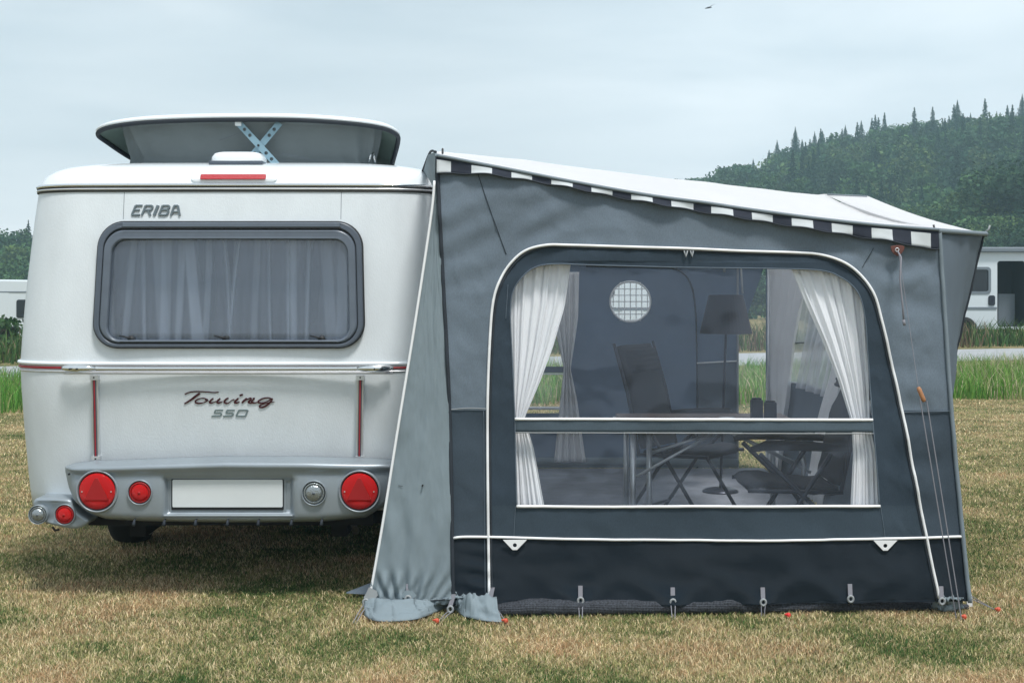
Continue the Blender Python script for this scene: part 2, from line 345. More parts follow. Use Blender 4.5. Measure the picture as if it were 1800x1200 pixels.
def circ(cx, cz, r, n=32): return [[cx+r*math.cos(2*math.pi*k/n), cz+r*math.sin(2*math.pi*k/n)] for k in range(n)]
def spline(pts, n):                          # Catmull-Rom through 2D / 3D points, n samples evenly by length
    pts = [Vector(tuple(p)+(0,)) if len(p) == 2 else Vector(p) for p in pts]
    if len(pts) == 2: dense = [pts[0].lerp(pts[1], i/50) for i in range(51)]
    else:
        q = [pts[0]*2-pts[1]]+pts+[pts[-1]*2-pts[-2]]; dense = []
        for i in range(1, len(q)-2):
            for k in range(24):
                t = k/24; a, b, c, d = q[i-1:i+3]
                dense.append(0.5*((2*b)+(-a+c)*t+(2*a-5*b+4*c-d)*t*t+(-a+3*b-3*c+d)*t**3))
        dense.append(pts[-1])
    L = [0]
    for i in range(1, len(dense)): L.append(L[-1]+(dense[i]-dense[i-1]).length)
    out = []; j = 0
    for k in range(n):
        s_ = L[-1]*k/(n-1)
        while j < len(L)-2 and L[j+1] < s_: j += 1
        f = (s_-L[j])/max(L[j+1]-L[j], 1e-9); out.append(dense[j].lerp(dense[j+1], min(max(f, 0), 1)))
    return out
def interp(tab, x):
    for (a, fa), (b, fb) in zip(tab, tab[1:]):
        if x <= b: return fa+(fb-fa)*max(0, (x-a))/(b-a)
    return tab[-1][1]
def np_mesh(name, V, quads, tris, cols, mats, parent=None):
    me = bpy.data.meshes.new(name); nq, ntr = len(quads), len(tris)
    me.vertices.add(len(V)); me.vertices.foreach_set('co', V.astype(np.float32).ravel())
    me.loops.add(nq*4+ntr*3); me.loops.foreach_set('vertex_index', np.concatenate([quads.ravel(), tris.ravel()]).astype(np.int32))
    me.polygons.add(nq+ntr)
    ls = np.concatenate([np.arange(nq)*4, nq*4+np.arange(ntr)*3]).astype(np.int32); me.polygons.foreach_set('loop_start', ls)
    me.polygons.foreach_set('loop_total', np.concatenate([np.full(nq, 4), np.full(ntr, 3)]).astype(np.int32))
    me.update(calc_edges=True)
    a = me.color_attributes.new('Col', 'FLOAT_COLOR', 'POINT'); a.data.foreach_set('color', np.c_[cols, np.ones(len(cols))].astype(np.float32).ravel())
    o = bpy.data.objects.new(name, me); C.objects.link(o); me.materials.append(M[mats])
    if parent: o.parent = parent
    return o
def vnoise(x, y, s, seed=0):
    g = np.random.default_rng(seed).random((256, 256)); x = x*s+1000; y = y*s+1000
    xi = np.floor(x).astype(int); yi = np.floor(y).astype(int); fx = x-xi; fy = y-yi; fx = fx*fx*(3-2*fx); fy = fy*fy*(3-2*fy)
    q = lambda a, b: g[a % 256, b % 256]
    return (q(xi, yi)*(1-fx)+q(xi+1, yi)*fx)*(1-fy)+(q(xi, yi+1)*(1-fx)+q(xi+1, yi+1)*fx)*fy

# ================================================================== GROUND, ROAD, HILLS
def road_c(x): return 27.9+0.36*x               # centre line Y of the road at X
def gz(x, y):
    d = min(1, max(0, (y-34)/14))*min(1, max(0, (-x-4)/8)); z = -0.75*d
    return z
def ground():
    xs = sorted(set([-900, -400, -200, -100, -60]+list(range(-40, 60, 4))+[80, 120, 200, 400, 900])); ys = [-60, -20, 0]+list(range(4, 90, 4))+[110, 160, 260, 500, 1200]
    vs = [(x, y, gz(x, y)) for y in ys for x in xs]; n = len(xs)
    fs = [(j*n+i, j*n+i+1, (j+1)*n+i+1, (j+1)*n+i) for j in range(len(ys)-1) for i in range(n-1)]
    me = bpy.data.meshes.new('ground'); me.from_pydata(vs, [], fs); props(link('ground', me, 'lawn'), kind='structure')
    b = MB(); X0, X1 = -33, 60
    N = 40
    pts = [(X0+(X1-X0)*i/N) for i in range(N+1)]
    vs = []
    for x in pts: vs += [(x, road_c(x)-2.4, 0.012), (x, road_c(x)+2.4, 0.012)]
    b.add(vs, [(2*i, 2*i+2, 2*i+3, 2*i+1) for i in range(N)]); props(b.build('road', 'asphalt'), kind='structure')
ground()
def hill(name, prof, y0, y1, z):
    # ridge heights along X; rises from y0 to y1
    xs = [p[0] for p in prof]; b = MB(); n = 40; mrow = 8; vs = []
    for i in range(n+1):
        x = xs[0]+(xs[-1]-xs[0])*i/n; h = interp(prof, x)
        for j in range(mrow+1):
            t = j/mrow; vs.append((x, y0+(y1-y0)*t+(20 if j == mrow else 0), -0.5+h*math.sin(t*math.pi/2)))
    fs = [(i*(mrow+1)+j, (i+1)*(mrow+1)+j, (i+1)*(mrow+1)+j+1, i*(mrow+1)+j+1) for i in range(n) for j in range(mrow)]
    b.add(vs, fs); props(b.build(name, 'hill_soil', smooth=True), kind='structure')
    return lambda x, y: -0.5+interp(prof, x)*math.sin(min(1, max(0, (y-y0)/(y1-y0)))*math.pi/2)
YR = 230.0
sil = [(1150, 345), (1205, 330), (1260, 312), (1330, 300), (1345, 285), (1440, 262), (1560, 236), (1640, 228), (1700, 240), (1760, 228), (1800, 215), (1900, 190), (2100, 165)]
profR = [(PX(p, YR), PZ(y, YR)+0.5-4.0) for p, y in sil]
profR = [(profR[0][0]-25, 0.5)]+[(a, max(1, b-1.5)) for a, b in profR]
hzR = hill('hill', profR, 120, YR, 0)
silL = [(-500, 330), (-200, 360), (0, 398), (30, 396), (60, 408), (200, 440), (320, 470)]
profL = [(PX(p, 150), max(0.5, PZ(y, 150)+0.5-3.6)) for p, y in silL]+[(-24, 0.3)]
hzL = hill('hill', profL, 104, 150, 0)

# ------------------------------------------------------------------ foliage
def leaf_quads(cent, nrm_up, size, cols):
    n = len(cent); a = rng.normal(size=(n, 3)); a /= np.linalg.norm(a, axis=1)[:, None]
    b = rng.normal(size=(n, 3)); b -= (a*b).sum(1)[:, None]*a; b /= np.linalg.norm(b, axis=1)[:, None]
    s = (np.asarray(size)*rng.uniform(0.6, 1.3, n))[:, None]; s2 = s*rng.uniform(.5, .9, n)[:, None]
    V = np.stack([cent-a*s, cent+b*s2, cent+a*s, cent-b*s2], 1).reshape(-1, 3)
    Q = np.arange(4*n).reshape(-1, 4); return V, Q, np.repeat(cols, 4, axis=0)
def broadleaf_mesh(name, h, w, nclump, nleaf, base, size, flat=0.42):
    cs = []; cl = []
    for i in range(nclump):
        a = rng.uniform(0, 2*math.pi); rad = w*math.sqrt(rng.uniform(0, 1)); zz = rng.uniform(0.25, 0.92)
        rad *= math.sqrt(max(0.05, 1-((zz-0.5)/0.5)**2))*1.0
        c = np.array([rad*math.cos(a), rad*math.sin(a), zz*h]); r = w*rng.uniform(0.28, 0.5)
        d = rng.normal(size=(nleaf, 3)); d /= np.linalg.norm(d, axis=1)[:, None]; d *= (r*rng.uniform(0.6, 1.05, nleaf)[:, None])
        d[:, 2] *= 0.8; cs.append(c+d)
        tone = rng.uniform(0.7, 1.35); col = np.array(base)*tone*np.array([rng.uniform(.85, 1.25), 1, rng.uniform(.8, 1.1)])
        cl.append(np.clip(col[None]*rng.uniform(.75, 1.25, (nleaf, 1)), 0, 1))
    V, Q, K = leaf_quads(np.concatenate(cs), 0, size, np.concatenate(cl)); return V, Q, K
def conifer_mesh(h, w, base, nl=26, per=120, size=0.3):
    cs = []; cl = []; sz = []
    for i in range(nl):
        t = i/(nl-1); z = h*(0.08+0.92*t); r = w*(1-t)**1.0*rng.uniform(.72, 1.12)+0.03; n = max(10, int(per*(1-t*0.8)))
        nb = 9; a = rng.integers(0, nb, n)*2*math.pi/nb+rng.normal(0, 0.16, n)+i*0.7; q = rng.uniform(0.05, 1, n)**0.8*rng.uniform(.75, 1.15)
        cs.append(np.c_[q*r*np.cos(a), q*r*np.sin(a), z-q*r*0.45+rng.normal(0, .13, n)])
        cl.append(np.clip(np.array(base)[None]*rng.uniform(.6, 1.4, (n, 1)), 0, 1)); sz.append(np.full(n, size*(1-.55*t)))
    return leaf_quads(np.concatenate(cs), 0, np.concatenate(sz), np.concatenate(cl))
def trunk_mesh(name, h, r):
    b = MB(); b.tube([(0, 0, -0.6), (0.05, 0.02, h*0.4), (0, 0.06, h*0.8)], [r, r*0.7, r*0.25], 7)
    b.tube([(0.03, 0, h*0.35), (h*0.12, h*0.05, h*0.6)], [r*0.4, r*0.12], 5); b.tube([(0.03, 0, h*0.42), (-h*0.12, 0, h*0.66)], [r*0.4, r*0.12], 5)
    me = bpy.data.meshes.new(name); me.from_pydata(b.v, [], b.f); me.materials.append(M['bark']); return me
def crown_data(nm, VQK):
    o = np_mesh(nm, VQK[0], VQK[1], np.zeros((0, 3), int), VQK[2], 'leaves'); me = o.data; bpy.data.objects.remove(o); return me
G1 = (0.042, 0.10, 0.036); G2 = (0.070, 0.125, 0.042); G3 = (0.028, 0.075, 0.034); SP = (0.020, 0.055, 0.034)
BL = [crown_data('crown_leaves', broadleaf_mesh('', 8, 3.4, 50, 190, c, 0.15)) for c in (G1, G2, G3)]
CF = [crown_data('crown_needles', conifer_mesh(11, 3.6, SP, 64, 260, 0.16)), crown_data('crown_needles', conifer_mesh(9, 3.7, (0.026, 0.062, 0.036), 52, 260, 0.16))]
TB = trunk_mesh('trunk_wood', 7, 0.28); TC = trunk_mesh('trunk_wood', 9, 0.2)
def tree(name, label, group, x, y, z, s, crown, trunk, sx=1.0):
    t = thing(name, label, 'tree', (x, y, z-0.3), group); a = random.uniform(0, 6.28)
    for nm, me in (('crown', crown), ('trunk', trunk)):
        o = bpy.data.objects.new(nm, me); C.objects.link(o); o.parent = t
    t.scale = (s*sx, s*sx, s); t.rotation_euler = (0, 0, a); return t
SL = {1324: 'lone dark spruce spire leftmost on the hill ridge', 1398: 'tallest spruce spire in the row on the left part of the hill ridge', 1530: 'last spruce spire before the round hazy treetops of the hill', 1683: 'first spruce spire right of the round hazy treetops of the hill', 1752: 'tall slender spruce standing clear of the ridge near the right edge of the view', 1797: 'tallest dark spruce at the right edge of the photo'}
# ridge spruces (spires seen against the sky), in photo columns
for i, px in enumerate([1324, 1352, 1366, 1382, 1398, 1410, 1432, 1446, 1462, 1476, 1486, 1502, 1514, 1530, 1683, 1694, 1706, 1730, 1752, 1758, 1776, 1786, 1797, 1812, 1830, 1850]):
    y = YR-random.uniform(0, 14); x = PX(px, y)
    tree('spruce_tree', 'dark pointed spruce standing on the ridge of the wooded hill against the sky', 'spruces along the hill ridge', x, y, hzR(x, y)+1.4, random.uniform(0.50, 0.82), CF[i % 2], TC)['label'] = SL.get(px, 'small dark pointed spruce in the saw-toothed row climbing the left part of the hill ridge' if px < 1540 else 'dark spruce tip low in the ridge dip on the right')
for i, (px, dy) in enumerate([(1215, 0), (1235, 3), (1258, 0), (1280, 4), (1302, 0), (1335, 6), (1545, 0), (1562, 2), (1580, 0), (1600, 3), (1618, 0), (1636, 2), (1654, 0), (1670, 3), (1715, 0), (1742, 0)]):
    y = YR-dy; x = PX(px, y)
    tree('leafy_tree', ('round leafy tree on the low left end of the hill crest above the awning roof' if px < 1340 else 'round hazy leafy treetop in the middle bulge of the hill crest' if px < 1690 else 'leafy treetop in the dip of the hill crest near the right'), 'leafy trees along the hill crest', x, y, hzR(x, y)-0.1, random.uniform(0.68, 0.9), BL[i % 3], TB)
# large near crowns at the foot of the hill on the right
for i, (px, py_, Y, s) in enumerate([(1760, 300, 112, 1.0), (1800, 275, 108, 1.15), (1700, 352, 116, 0.95), (1640, 360, 118, 0.9), (1590, 372, 120, 0.85), (1540, 372, 122, 0.8), (1740, 378, 104, 0.8), (1812, 380, 100, 0.9), (1850, 300, 110, 1.2)]):
    z = PZ(py_, Y)-8*s
    tree('bushy_tree', ['tall olive bushy tree rising above the campervan roof', 'pale green bushy tree highest at the right edge of the wood', 'bushy tree just above the awning front corner tip', 'bushy tree above the far end of the awning hood', 'bushy tree above the peak of the awning hood', 'leftmost bushy tree above the awning roof ridge', 'low bushy tree directly behind the campervan roof', 'low bushy tree behind the campervan at the right edge', 'tall bushy tree beyond the right edge of the wood'][i], 'bushy trees at the foot of the hill', PX(px, Y), Y, z, s, BL[(i+1) % 3], TB, 1.25)
# the rest of the wood: one mass
def wood(name, label, hz, xs, ys, n, pick, smin, smax, base_z=0.0):
    VV = []; QQ = []; KK = []; k = 0
    src = []
    for c, q in ((G1, 0), (G2, 0), (G3, 0), (SP, 1)):
        src.append(broadleaf_mesh('', 8, 3.4, 22, 75, c, 0.27) if not q else conifer_mesh(10, 3.2, c, 22, 170, 0.26))
    for i in range(n):
        x = random.uniform(*xs); y = ys[0]+(ys[1]-ys[0])*random.random()**0.8
        V, Q, K = src[random.choices([0, 1, 2, 3], pick if not 0 < x/y < 0.185 else pick[:3]+[0])[0]]; s = random.uniform(smin, smax)
        a = random.uniform(0, 6.28); ca, sa = math.cos(a), math.sin(a)
        R_ = np.array([[ca, -sa, 0], [sa, ca, 0], [0, 0, 1]]); V2 = (V*s)@R_.T+np.array([x, y, hz(x, y)-1.2+base_z])
        t = random.uniform(.8, 1.25)
        VV.append(V2); QQ.append(Q+k); KK.append(K*t); k += len(V)
    o = np_mesh(name, np.concatenate(VV), np.concatenate(QQ), np.zeros((0, 3), int), np.concatenate(KK), 'leaves')
    props(o, label, 'woodland', None, 'stuff')
wood('woodland', 'mixed dark green wood covering the hillside on the right', hzR, (14, 112), (122, 232), 560, [3, 2, 3, 3], 0.65, 1.0)
wood('woodland', 'dark green wooded hill far behind the white trailer on the left', hzL, (-84, -38), (104, 150), 260, [3, 1, 3, .3], 0.45, 0.65)
# low band of trees and scrub beyond the road
flat0 = lambda x, y: 0
wood('tree_belt', 'green belt of bushes and low trees across the field beyond the road', flat0, (-8, 60), (52, 95), 230, [3, 3, 2, 0], 0.26, 0.46)

def blades(name, label, cat, n, area, hgt, wid, palette, seed, patch=0.6, kind='stuff', lean=0.5, mask=None, screen=False):
    r = np.random.default_rng(seed)
    if screen:                                     # density falls with distance from the camera side
        py = r.uniform(area[2], area[3], n); Y = H*F/(py-HOR); X = r.uniform(area[0], area[1], n)*Y/F; k_ = r.random(n) < .24    # a share spreads out sideways beyond the view
        X = np.where(k_, np.sign(X)*(area[1]*Y/F*.97+np.abs(r.normal(0, 1.9, n))), X)
    else:
        X = r.uniform(area[0], area[1], n); Y = r.uniform(area[2], area[3], n)
    if mask is not None:
        k = mask(X, Y); X = X[k]; Y = Y[k]
    n = len(X); pn = (vnoise(X, Y, patch, seed)*0.5+vnoise(X, Y, patch*2.7, seed+1)*0.3+vnoise(X, Y, patch*8, seed+2)*0.2)
    far = np.clip(Y/7.0, 0.85, 4.0) if screen else 1.0
    h = hgt*r.uniform(0.45, 1.25, n)*(0.8+0.5*pn); wd = wid*r.uniform(0.6, 1.3, n)*far
    a = r.uniform(0, 2*math.pi, n); dx, dy = np.cos(a), np.sin(a); la = r.uniform(0, 2*math.pi, n); lm = h*r.uniform(0.1, lean, n)*1.2
    lx, ly = np.cos(la)*lm, np.sin(la)*lm
    z0 = np.zeros(n)-0.005
    bl = np.stack([X-dx*wd, Y-dy*wd, z0], 1); br = np.stack([X+dx*wd, Y+dy*wd, z0], 1)
    ml = np.stack([X-dx*wd*.75+lx*.35, Y-dy*wd*.75+ly*.35, h*.55], 1); mr = np.stack([X+dx*wd*.75+lx*.35, Y+dy*wd*.75+ly*.35, h*.55], 1)
    tp = np.stack([X+lx, Y+ly, h*r.uniform(.75, 1, n)], 1)
    V = np.stack([bl, br, mr, ml, tp], 1).reshape(-1, 3); i = np.arange(n)*5
    Q = np.stack([i, i+1, i+2, i+3], 1); T = np.stack([i+3, i+2, i+4], 1)
    pal = np.array([p[0] for p in palette]); thr = np.array([p[1] for p in palette]); thr = thr/thr.sum()
    key = np.clip((pn-0.5)*1.7+0.5+r.normal(0, 0.26, n), 0, 0.9999); cum = np.cumsum(thr); idx = np.searchsorted(cum, key)
    col = pal[np.clip(idx, 0, len(pal)-1)]*r.uniform(.5, 1.45, (n, 1))
    o = np_mesh(name, V, Q, T, np.repeat(col, 5, axis=0), 'grass_blades'); return props(o, label, cat, None, kind)
def under(X, Y):                                  # keep blades out from under the awning floor and off the road
    inside = (X > -0.2) & (X < 1.95) & (Y > 6.62) & (Y < 11.6); rd = np.abs(Y-(27.9+0.36*X)) < 2.3
    return ~inside & ~rd
DRY = [((0.045, 0.12, 0.03), 0.18), ((0.16, 0.22, 0.07), 0.22), ((0.50, 0.45, 0.21), 0.22), ((0.80, 0.66, 0.42), 0.28), ((0.52, 0.34, 0.19), 0.12)]
blades('lawn_grass', 'short dry tan and green lawn grass around the caravan', 'grass', 730000, (-1060, 1060, 690, 1240), 0.019, 0.0016, DRY, 11, 1.7, mask=under, screen=True, lean=1.25)
TALL = [((0.10, 0.27, 0.045), 0.42), ((0.18, 0.33, 0.07), 0.32), ((0.34, 0.36, 0.16), 0.16), ((0.50, 0.42, 0.30), 0.10)]
def strip(X, Y): e = 17.9+0.12*X+0.3*np.sin(X*1.3); return (Y > e) & (Y < e+5.5+0.12*X)
blades('tall_grass', 'strip of tall uncut green meadow grass between lawn and road', 'grass', 260000, (-14, 18, 14, 30), 0.35, 0.005, TALL, 5, 0.8, mask=strip, lean=0.45)
def bank(X, Y): return (Y > 31.2+0.36*X) & (Y < 35.0+0.36*X)
blades('rough_grass', 'rough low weeds on the verge beyond the road', 'grass', 90000, (-20, 30, 22, 50), 0.62, 0.016, [((0.05, 0.11, 0.03), .5), ((0.10, 0.16, 0.05), .3), ((0.20, 0.15, 0.10), .2)], 6, 0.7, mask=bank, lean=0.6)
def hedge(x0, x1, y, dpt, h, z, label):
    n = 9000; c = np.c_[rng.uniform(x0, x1, n), y+rng.uniform(0, dpt, n), z+h*rng.uniform(0.02, 1, n)**0.8+rng.normal(0, .04, n)]
    k = np.array([0.035, 0.085, 0.025])[None]*rng.uniform(.5, 1.6, (n, 1))
    V, Q, K = leaf_quads(c, 0, 0.07, k); o = np_mesh('foliage', V, Q, np.zeros((0, 3), int), K, 'leaves')
    t = thing('hedge', label, 'hedge', (0, 0, 0)); o.parent = t
    b = MB(); b.box(x0+.1, x1-.1, y+.15, y+dpt-.15, z, z+h-.15); b.build('branches', 'bark', t)
hedge(-16, -10.8, 30.5, 1.0, 1.0, -0.22, 'low dark green trimmed hedge in front of the white trailer')

# ================================================================== TOURING CARAVAN
XC = -1.385
LV = [(0.40, 1.062, 7.01), (0.55, 1.07, 6.98), (0.8, 1.082, 6.945), (1.0, 1.088, 6.92), (1.09, 1.09, 6.915), (1.14, 1.09, 6.915), (1.3, 1.083, 6.925), (1.5, 1.068, 6.94), (1.7, 1.05, 6.96), (1.85, 1.037, 6.98), (1.99, 1.022, 7.0)]
def bw(z): return interp([(l[0], l[1]) for l in LV], z)
def by(z, x=0.0): return interp([(l[0], l[2]) for l in LV], z)+0.018*(x/0.7)**2
def outline(w, y0, y1, ns=12, flat=0.72, cs=10, dr=0.26):
    pts = []
    xs = [-flat+2*flat*i/24 for i in range(25)]
    for k in range(cs, 0, -1):                      # left corner from side to rear
        a = R(90*k/cs); pts.append((-flat-(w-flat)*math.sin(a), y0+0.018+dr*(1-math.cos(a))))
    for x in xs: pts.append((x, y0+0.018*(x/0.7)**2))
    for k in range(1, cs+1):
        a = R(90*k/cs); pts.append((flat+(w-flat)*math.sin(a), y0+0.018+dr*(1-math.cos(a))))
    for y in (8, 9, 10, 11, y1-.3): pts.append((w, y))
    pts += [(w*.85, y1), (-w*.85, y1)]
    for y in (y1-.3, 11, 10, 9, 8): pts.append((-w, y))
    return pts
caravan = thing('touring_caravan', 'white touring caravan with raised pop-top roof, seen square from behind', 'caravan', (XC, 8.4, 0))
def caravan_body():
    zs = [0.40, 0.48, 0.55, 0.65, 0.8, 0.9, 1.0, 1.09, 1.14, 1.235, 1.4, 1.55, 1.7, 1.79, 1.85, 1.92, 1.99]
    n = len(outline(1, 7, 12.1)); vs = []; fs = []
    for z in zs:
        for x, y in outline(bw(z), by(z), 12.1): vs.append((XC+x, y, z))
    for j in range(len(zs)-1):
        for i in range(n):
            k = (i+1) % n
            if 10 <= i < 34:
                xm = -0.72+0.06*(i-10)+0.03
                if 9 <= j < 13 and abs(xm) < 0.61: continue
            fs.append((j*n+i, j*n+k, (j+1)*n+k, (j+1)*n+i))
    fs.append(tuple(range(n))[::-1])
    b = MB(); b.add(vs, fs); o = b.build('body', 'white_paint', caravan, smooth=True)
    # roof cap, domed
    RV = [(1.99, 1.022, 7.0), (2.03, 1.012, 7.012), (2.06, 0.995, 7.035), (2.085, 0.965, 7.07), (2.108, 0.915, 7.12), (2.125, 0.83, 7.20), (2.14, 0.72, 7.32), (2.15, 0.5, 7.6), (2.155, 0.2, 8.2)]
    vs = []; fs = []
    for z, w_, y in RV:
        for x, yy in outline(w_, y, 12.1-(y-7.0)*1.0, flat=0.72*min(1, w_/1.0), dr=0.26*min(1, w_)): vs.append((XC+x, min(yy, 12.1-(y-7.0)) if yy > 11 else yy, z))
    for j in range(len(RV)-1):
        for i in range(n): fs.append((j*n+i, j*n+(i+1) % n, (j+1)*n+(i+1) % n, (j+1)*n+i))
    fs.append(tuple((len(RV)-1)*n+i for i in range(n)))
    b = MB(); b.add(vs, fs); b.build('roof', 'white_gloss', caravan, smooth=True)
    # awning rail: two bright ridges and a dark groove
    for z, r_, m_ in ((2.003, 0.0085, 'chrome'), (1.984, 0.006, 'aluminium'), (1.9745, 0.0045, 'black_rubber'), (1.9935, 0.0045, 'black_rubber')):
        b = MB(); pts = [(XC+x, y, z) for x, y in outline(1.022+0.006, 6.994, 12.106)]; b.tube(pts, r_, 8, closed=True); b.build('roof_rail', m_, caravan, smooth=True)
    for px in (120, 690):
        b = MB(); b.box(PX(px, 7)-.010, PX(px, 7)+.010, by(1.99, PX(px, 7)-XC)+.02, 7.08, 1.982, 2.004); b.build('rail_clip', 'aluminium', caravan, bevel=.003)
    # belt: white ledge + coloured strip around
    b = MB(); b.tube([(XC+x, y, 1.128) for x, y in outline(1.097, 6.913, 12.11)], 0.010, 8, closed=True, flat=1.0); b.build('belt_ledge', 'white_gloss', caravan, smooth=True)
    b = MB(); b.tube([(XC+x, y, 1.108) for x, y in outline(1.095, 6.914, 12.11)], 0.0065, 8, closed=True); b.build('belt_strip', 'red_stripe', caravan, smooth=True)
    b = MB(); b.tube([(XC+x, y, 1.090) for x, y in outline(1.094, 6.916, 12.11)], 0.0055, 8, closed=True); b.build('belt_moulding', 'aluminium', caravan, smooth=True)
    # handling rail across the back with end fittings
    yr = 6.875; zr = PZ(648, yr)
    b = MB(); b.tube([(PX(x, yr), yr+0.006*abs(x-400)/300, zr) for x in range(130, 680, 18)], 0.011, 10); b.build('rear_rail', 'chrome', caravan, smooth=True)
    b = MB(); b.tube([(PX(x, yr), yr+.03, zr-.022) for x in range(110, 700, 20)], 0.006, 8); b.build('rail_backing', 'aluminium', caravan, smooth=True)
    for x0, x1 in ((106, 168), (690, 628)):
        b = MB(); pts = [(PX(x0+(x1-x0)*t, yr), yr+.028-.03*math.sin(min(1, t*1.6)*1.57), zr+0.002) for t in (0, .1, .3, .5, .75, 1)]
        b.tube(pts, [0.008, .014, .018, .019, .016, .011], 12, flat=1.0)
        for t in (.3, .5):
            b.lathe((PX(x0+(x1-x0)*t, yr), yr-.012, zr), [(0.0045, 0), (0.0045, -.012), (0, -.012)], 10, mi=1)
        b.build('rail_end', ['chrome', 'black_rubber'], caravan, smooth=True)
    # vertical trim strips
    for px, px2 in ((167, 170), (634, 632)):
        pts = [(px, 662), (px2, 808)]; Y0 = by(1.06)-0.004; Y1 = by(0.66)-.004
        A = Vector((PX(px, Y0), Y0, PZ(660, Y0))); B = Vector((PX(px2, Y1), Y1, PZ(808, Y1)))
        def bar(wd, d, m_, nm, A=A, B=B):
            b = MB(); b.add([(A.x-wd, A.y-d, A.z), (A.x+wd, A.y-d, A.z), (B.x+wd, B.y-d, B.z), (B.x-wd, B.y-d, B.z), (A.x-wd, A.y+.02, A.z), (A.x+wd, A.y+.02, A.z), (B.x+wd, B.y+.03, B.z), (B.x-wd, B.y+.03, B.z)],
                            [(0, 1, 2, 3), (4, 7, 6, 5), (0, 4, 5, 1), (1, 5, 6, 2), (2, 6, 7, 3), (3, 7, 4, 0)]); return b.build(nm, m_, caravan, bevel=.002)
        bar(.0165, .012, 'aluminium', 'trim_strip'); bar(.0085, .0165, 'window_grey', 'trim_groove'); bar(.0036, .0195, 'red_stripe', 'trim_insert')
        for q in (A+(B-A)*.02, A+(B-A)*.98):
            b = MB(); b.box(q.x-.02, q.x+.02, q.y-.021, q.y+.02, q.z-.012, q.z+.012); b.lathe((q.x, q.y-.021, q.z), [(.004, 0), (.004, -.003), (0, -.003)], 8, mi=1)
            b.build('trim_cap', ['aluminium', 'black_rubber'], caravan)
    for px in (598, 214):                         # hairline panel joints
        x = PX(px, 6.96)-XC; b = MB(); b.tube([(XC+x, by(z, x)-.0002, z) for z in (1.835, 1.9, 1.968)], .0014, 5); b.build('panel_joint', 'window_grey_light', caravan)
    # small vent cover on the roof edge
    b = MB(); yv = 7.26
    prof = [(0.0, 1.0), (.4, .995), (.7, .96), (.9, .82), (1.0, .45), (1.02, .0)]
    vs = []; n_ = 28; x_ = PX(421, yv)
    for s_, hh in prof:
        for k in range(n_):
            a = 2*math.pi*k/n_; c_, s2 = math.cos(a), math.sin(a); e = 0.45
            vs.append((x_+0.132*s_*abs(c_)**e*(1 if c_ > 0 else -1), yv+.1*s_*abs(s2)**e*(1 if s2 > 0 else -1), 2.135+0.052*hh))
    b.add(vs, [(j*n_+k, j*n_+(k+1) % n_, (j+1)*n_+(k+1) % n_, (j+1)*n_+k) for j in range(len(prof)-1) for k in range(n_)]+[tuple(range(n_))]); b.build('roof_vent', 'white_gloss', caravan, smooth=True)
    b = MB(); b.box(x_-.136, x_+.136, yv-.104, yv+.1, 2.118, 2.137); b.build('vent_base', 'window_grey', caravan, bevel=.004)
    # third brake light in a shallow housing
    yb = 7.0
    shear = lambda v: Vector((v.x, v.y+max(0, v.z-2.03)*0.62, v.z))
    frontal([rr(PX(335, yb), PX(486, yb), PZ(321, yb), PZ(294, yb), .02)], 7.05, .045, 'brake_light_housing', 'white_gloss', caravan, bevel=.006, fn=shear)
    frontal([rr(PX(352, yb), PX(467, yb), PZ(315.5, yb), PZ(306, yb), .006)], 7.02, .03, 'brake_light', 'brake_red', caravan, bevel=.003, fn=shear)
caravan_body()

